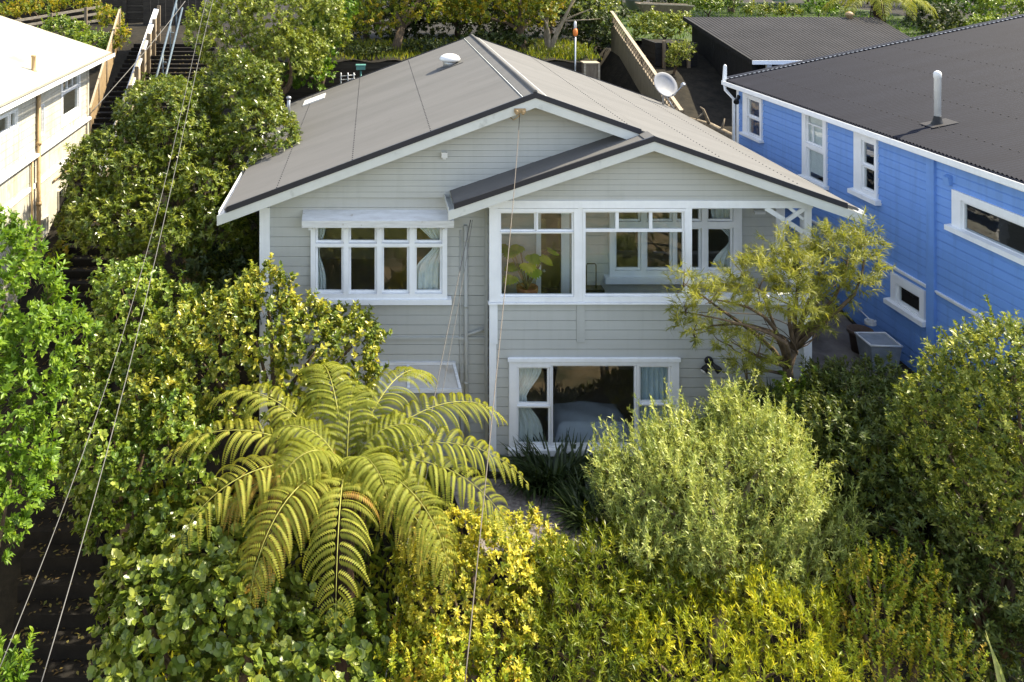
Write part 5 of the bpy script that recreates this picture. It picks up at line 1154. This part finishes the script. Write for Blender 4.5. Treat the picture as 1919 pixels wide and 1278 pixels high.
# far trees and garden behind the houses
tree('grey_green_tree', 'grey green tree behind the left of the grey roof', 'tree', [plobe(450, 60, 25.5, 95, 70, 1.4), plobe(530, 30, 26, 100, 60, 1.4), plobe(540, 110, 25, 90, 60, 1.2), plobe(440, 110, 25, 60, 45, 1.0), plobe(600, 60, 26.5, 50, 60, 1.0)], S['far'], trunk_r=.18)
tree('deep_green_tree', 'deep green tree between the grey green tree and the grey roof', 'tree', [plobe(600, 90, 26.8, 45, 45, .8), plobe(570, 145, 26.2, 60, 40, .9), plobe(620, 30, 28, 50, 45, .9)], S['fargreen'])
ag = 'autumn trees in the back garden'
tree('autumn_tree', 'orange tinted tree with a dark trunk left of the roof peak', 'tree', [plobe(740, 15, 30, 100, 50, 1.5), plobe(690, 45, 29.6, 55, 35, 1.0), plobe(810, 5, 31, 70, 45, 1.4), plobe(750, -80, 30.5, 120, 70, 2.0), plobe(860, -70, 31, 90, 70, 1.8)], S['autumn'], base=(W(738, 100, 29.3)[0], 29.3, 5.5), trunk_r=.16, group=ag)
tree('autumn_tree', 'orange and green tree directly behind the roof peak', 'tree', [plobe(930, 10, 30, 75, 45, 1.3), plobe(990, 35, 29.5, 45, 35, .9), plobe(870, 25, 30.5, 55, 35, 1.2), plobe(1000, -60, 30, 90, 70, 1.8), plobe(1020, 0, 31, 55, 35, 1.2)], S['autumn'], base=(W(985, 88, 29)[0], 29, 5.6), trunk_r=.12, group=ag)
bt = W(1028, 98, 29.2); bt[2] = min(bt[2], 6.2)
tb = thing('bare_limbed_tree', bt, 'tree with pale bare forked limbs to the right of the roof peak', 'tree'); mb = MB()
limb_tubes(mb, bt - (0, 0, .1), [W(1080, -15, 29), W(1040, -30, 29.5), W(1016, 30, 29)], .10, .2); limb_tubes(mb, W(1055, 40, 29), [W(1110, 15, 29), W(1125, 35, 29), W(1090, -20, 29.4)], .04, .3)
add('trunk', mb, M['palebark'], tb)
Q, A = crown_sprigs([plobe(1110, 10, 29.2, 45, 20, .8), plobe(1060, -20, 29.4, 60, 25, 1), plobe(1020, 20, 29, 25, 25, .5)], .26, fill=.3); arr = sprig_leaves(Q, A, .2, 12, 1., .09, .04); leaves_obj('crown', *arr, S['far']['mat'], tb)
dg = 'shadowy trees along the top of the view'
for i, (x, yc, Y, rx, ry, lab) in enumerate(((690, 50, 33, 110, 45, 'shadowy dark tree behind the left autumn tree'), (860, 55, 33, 120, 45, 'shadowy dark tree behind the roof peak'), (1030, 50, 33, 110, 50, 'shadowy dark tree behind the bare limbed tree'))):
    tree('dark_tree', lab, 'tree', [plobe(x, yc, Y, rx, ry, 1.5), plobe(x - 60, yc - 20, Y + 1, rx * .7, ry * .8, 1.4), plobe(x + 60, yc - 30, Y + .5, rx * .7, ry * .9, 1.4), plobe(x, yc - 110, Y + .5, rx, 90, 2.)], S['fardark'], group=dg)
sg = 'shrubs in the upper garden'
def shrub(x, y, Y, rx, ry, spec, lab, name='garden_shrub', g=sg, extra=()):
    tree(name, lab, 'shrub', [plobe(x, y, Y, rx, ry)] + [plobe(*e) for e in extra], S[spec], trunk_r=.05, group=g)
shrub(115, 60, 30.5, 50, 25, 'lime', 'light green creeper on the bank beyond the cream roof', extra=((165, 85, 29.5, 50, 25), (150, 105, 28.5, 30, 18)))
shrub(60, 18, 34, 60, 14, 'autumn', 'dry brown creeper on the timber retaining wall at the top left', extra=((140, 10, 34.3, 50, 14), (10, 25, 33.5, 40, 14)))
shrub(210, 40, 31.5, 30, 30, 'autumn', 'brownish creeper on top of the wire mesh fence', extra=((225, 75, 29.5, 18, 28),))
shrub(130, 445, 21, 28, 50, 'autumn', 'dry brown bush at the foot of the cream house wall', extra=((120, 500, 20, 25, 40),))
shrub(1225, 55, 32, 45, 28, 'far', 'rounded grey green shrub right of the trellis fence', extra=((1270, 50, 32, 30, 22),))
shrub(1275, 100, 28.6, 22, 25, 'pale', 'small flowering shrub beside the black shed wall', extra=((1262, 118, 28.4, 14, 12),))
shrub(1310, 10, 39, 50, 20, 'lime', 'light green shrub at the top edge left of the lawn', extra=((1350, 5, 40, 40, 18),))
shrub(1800, 20, 36, 70, 45, 'fargreen', 'deep green shrub at the top right beyond the blue roof', extra=((1740, -5, 38, 60, 30),))
shrub(1890, 30, 34, 50, 40, 'lime', 'light green shrub in the top right corner', extra=((1850, 50, 33, 40, 22),))
shrub(1790, 62, 33.5, 45, 14, 'far', 'low grey green shrub along the top of the blue roof')
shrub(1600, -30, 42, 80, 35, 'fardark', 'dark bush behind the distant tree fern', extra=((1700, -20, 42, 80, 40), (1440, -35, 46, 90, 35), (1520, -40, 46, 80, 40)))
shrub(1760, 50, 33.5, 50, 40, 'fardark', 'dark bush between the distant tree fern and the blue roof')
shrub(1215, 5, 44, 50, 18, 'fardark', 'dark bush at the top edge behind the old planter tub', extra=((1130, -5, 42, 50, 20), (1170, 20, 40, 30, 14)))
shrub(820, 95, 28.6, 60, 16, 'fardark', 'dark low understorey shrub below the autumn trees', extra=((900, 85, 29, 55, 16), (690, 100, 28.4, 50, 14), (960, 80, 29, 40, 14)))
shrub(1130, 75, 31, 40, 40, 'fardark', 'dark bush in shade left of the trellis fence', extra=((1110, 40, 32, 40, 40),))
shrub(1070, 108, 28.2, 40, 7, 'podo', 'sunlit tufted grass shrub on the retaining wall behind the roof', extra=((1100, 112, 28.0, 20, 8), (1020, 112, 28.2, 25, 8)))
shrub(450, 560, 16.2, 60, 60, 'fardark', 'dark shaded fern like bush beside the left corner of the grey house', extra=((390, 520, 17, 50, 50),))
shrub(20, 1275, 9.6, 35, 30, 'bright', 'small bright green sprig in the bottom left corner', g=None)
for k, x in enumerate(range(1080, 1960, 110)):
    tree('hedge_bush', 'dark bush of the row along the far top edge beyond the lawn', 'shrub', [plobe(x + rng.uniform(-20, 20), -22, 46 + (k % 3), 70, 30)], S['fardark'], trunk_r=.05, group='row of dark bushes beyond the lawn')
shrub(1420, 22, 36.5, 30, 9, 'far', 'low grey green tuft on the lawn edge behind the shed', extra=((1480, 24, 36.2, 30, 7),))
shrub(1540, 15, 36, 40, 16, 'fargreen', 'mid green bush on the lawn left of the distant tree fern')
tree('added_shade_tree', 'dark tree crown added over the top edge to cast shade, above the distant tree fern', 'tree', [plobe(1760, -70, 38, 120, 70, 2.2), plobe(1660, -60, 39, 80, 55, 2.)], S['fardark'], trunk_r=.15)  # crown mostly above the frame, added to cast shade on the garden
tree('added_shade_tree', 'dark tree crown added over the top edge to shade the upper lawn', 'tree', [plobe(1430, -75, 42, 120, 65, 2.2), plobe(1320, -60, 42, 80, 50, 2.)], S['fardark'], trunk_r=.15)  # second added crown, mostly out of view, shading the lawn
# lawn and garden bits
mb = MB(); n = 10
for j in range(n + 1):
    for i in range(n + 1): mb.v.append((8.8 + 16 * i / n, 31.8 + 16 * j / n, terrain(0, 31.8 + 16 * j / n) + .12 + .03 * math.sin(i * 2.1 + j)))
for j in range(n):
    for i in range(n): k = j * (n + 1) + i; mb.f.append((k, k + 1, k + n + 2, k + n + 1)); mb.smooth.append(True)
struct('lawn', mb, M['grassbase'])
pb = W(1245, 24, 37); tub = thing('planter_tub', (pb[0], 37, 6.35), 'long dark wooden boat shaped planter on the upper lawn', 'planter'); mb = MB()
L0, H0 = PXM(50, 37), .32
mb.hexa([(pb[0] - L0 * .75, 36.75, 6.35), (pb[0] + L0 * .75, 36.75, 6.35), (pb[0] + L0 * .75, 37.25, 6.35), (pb[0] - L0 * .75, 37.25, 6.35), (pb[0] - L0, 36.6, 6.35 + H0 + .1), (pb[0] + L0, 36.6, 6.35 + H0), (pb[0] + L0, 37.4, 6.35 + H0), (pb[0] - L0, 37.4, 6.35 + H0 + .1)]); add('hull', mb, M['wood'], tub)
mb = MB(); mb.beam((pb[0] - L0, 36.6, 6.35 + H0 + .11), (pb[0] + L0, 36.6, 6.35 + H0 + .02), .05, .05); mb.beam((pb[0] - L0, 37.4, 6.35 + H0 + .11), (pb[0] + L0, 37.4, 6.35 + H0 + .02), .05, .05); add('rim', mb, M['palewood'], tub)
def bucket(px, Y, r, h, lab, mat, name):
    p = W(px, 0, Y); mb = MB(); mb.lathe((p[0], Y, 6.4), [(r * .8, 0), (r, h), (r * 1.06, h), (r * 1.06, h + .04), (r * .92, h + .04), (r * .85, h * .5)], 18); solo(name, mb, M[mat], lab, 'tub')
bucket(1186, 38.5, .33, .42, 'pale grey bucket near the top of the trellis fence', 'dishgrey', 'bucket'); bucket(1462, 44.2, .42, .2, 'pale blue basin on the upper lawn', 'bluecurtain', 'basin')
pl_ = thing('raised_bed', (W(1255, 90, 29.3)[0], 29.3, 5), 'black timber raised garden bed between the trellis fence and the shed', 'planter'); q0, q1 = W(1228, 80, 29.3), W(1290, 80, 29.3); mb = MB()
for k in range(4): mb.box(q0[0], q1[0] + .3, 29.3, 29.36, q0[2] - .2 * (k + 1) + .006, q0[2] - .2 * k)
for k in range(4): mb.box(q0[0], q0[0] + .06, 29.361, 30.8, q0[2] - .2 * (k + 1) + .006, q0[2] - .2 * k)
add('board', mb, M['black'], pl_); mb = MB(); mb.box(q0[0] + .061, q1[0] + .3, 29.361, 30.8, q0[2] - .5, q0[2] - .05); add('soil', mb, M['soil'], pl_)
for x in (1244, 1290): mb = MB(); p = W(x, 78, 29.27); mb.box(p[0] - .05, p[0] + .05, 29.2, 29.295, p[2] - .9, p[2] + .03); add('post', mb, M['wood'], pl_)
# fallen branch between the houses
p0, p1 = W(1290, 222, 24.8), W(1375, 258, 23.6); br_ = MB(); br_.tube([p0, (p0 + p1) / 2 + (0, 0, .06), p1], [.05, .09, .1], 8); br_.tube([W(1330, 235, 24.2), W(1318, 205, 24.2), W(1312, 200, 24.2)], [.05, .035, .015], 6); br_.tube([W(1352, 245, 23.9), W(1358, 222, 23.9)], [.04, .015], 6); br_.tube([W(1318, 212, 24.2), W(1304, 224, 24.3)], [.03, .012], 6)
solo('fallen_branch', br_, M['palebark'], 'pale dead branch lying between the grey roof and the blue house', 'branch')

n = 2600
ly = rng.uniform(9, 30, n); lx = np.interp(ly, *LE) + rng.random(n) * (np.interp(ly, *RE) - np.interp(ly, *LE)); lz = np.array([float(np.interp(8 + .34 * math.floor((q - 8) / .34) + .2, SY, SZ)) + .132 for q in ly])
ND = np.array([0, 0, 1.]) + rng.normal(0, .25, (n, 3)); DD = rdir(n) * np.array([1, 1, .1])
leaves_obj('leaf_litter', np.stack([lx, ly, lz], 1), DD, ND, rng.uniform(.04, .11, n), rng.uniform(.02, .05, n), rng.random(n), leaf_mat('dead_leaf', [(.05, .035, .015), (.13, .085, .03), (.22, .17, .05), (.12, .15, .03)], .15, .6), None, kind='stuff')
# ground cover under the planting
n = 26000
gx = rng.uniform(-4, 9.5, n); gy = rng.uniform(9, 15.3, n)
m = ~((gx > 1.2) & (gx < 4.7) & (gy > 13.0)) & ~((gx < np.interp(gy, *RE) + .1))
gx, gy = gx[m], gy[m]; gz = np.array([terrain(a, b) for a, b in zip(gx, gy)]) + .02
P0 = np.stack([gx, gy, gz], 1); D0 = unit(rdir(len(gx)) + (0, 0, .9)); leaves_obj('ground_cover', P0, D0, rdir(len(gx)), rng.uniform(.1, .25, len(gx)), .07, rng.random(len(gx)), S['podo']['mat'], None, six=True, kind='stuff')
n = 9000
gx = rng.uniform(8.9, 24, n); gy = rng.uniform(32, 47, n); gz = np.array([terrain(0, b) for b in gy]) + .1
leaves_obj('lawn_grass', np.stack([gx, gy, gz], 1), unit(rdir(n) * .5 + (0, 0, 1)), rdir(n), rng.uniform(.08, .2, n), .03, rng.random(n), S['fargreen']['mat'], None, kind='stuff')
n = 5000
gx = rng.uniform(-3, 7.3, n); gy = rng.uniform(27.6, 31.5, n); gz = np.interp(gy, [27.55, 28.2, 29.5, 32], [zt2 - .04, zt2 + .03, zt2 + .1, 5.75])
leaves_obj('bank_grass', np.stack([gx, gy, gz], 1), unit(rdir(n) * .5 + (0, 0, 1)), rdir(n), rng.uniform(.1, .25, n), .03, rng.random(n), S['podo']['mat'], None, kind='stuff')

# ================================================================== LIGHT, CAMERA
az, el = math.radians(75), math.radians(49)
sd = Vector((math.sin(az) * math.cos(el), math.cos(az) * math.cos(el), math.sin(el)))
ld = bpy.data.lights.new('sun', 'SUN'); ld.energy = 4.1; ld.angle = math.radians(.53); ld.color = (1, .885, .67)
lo_ = bpy.data.objects.new('sun', ld); COL.objects.link(lo_); lo_.rotation_euler = sd.to_track_quat('Z', 'Y').to_euler(); lo_.location = (20, 10, 30)
wd_ = bpy.data.worlds.new('World'); sc.world = wd_; wd_.use_nodes = True; nt = wd_.node_tree
sk = nt.nodes.new('ShaderNodeTexSky'); sk.sky_type = 'NISHITA'; sk.sun_disc = False; sk.sun_elevation = el; sk.sun_rotation = az
bgn = nt.nodes['Background']; hs_ = nt.nodes.new('ShaderNodeHueSaturation'); hs_.inputs['Saturation'].default_value = .6; nt.links.new(sk.outputs[0], hs_.inputs['Color']); nt.links.new(hs_.outputs[0], bgn.inputs[0]); bgn.inputs[1].default_value = .135
cd = bpy.data.cameras.new('camera'); cam = bpy.data.objects.new('camera', cd); COL.objects.link(cam)
cam.location = (0, 0, CZ); cam.rotation_euler = (math.radians(90), 0, 0)
cd.sensor_width = 36; cd.lens = F / 1919 * 36; cd.shift_x = (959.5 - PX) / 1919; cd.shift_y = -(639 - PY) / 1919; cd.clip_end = 500; cd.clip_start = .1
sc.camera = cam
vs = sc.view_settings; vs.view_transform = 'Standard'; vs.look = 'None'; vs.gamma = 1; vs.exposure = 1.65
sc.cycles.max_bounces = 7; sc.cycles.diffuse_bounces = 3; sc.cycles.glossy_bounces = 3; sc.cycles.transmission_bounces = 4; sc.cycles.transparent_max_bounces = 8
sc.cycles.use_denoising = True; sc.cycles.sample_clamp_indirect = 6; sc.cycles.caustics_reflective = False; sc.cycles.caustics_refractive = False
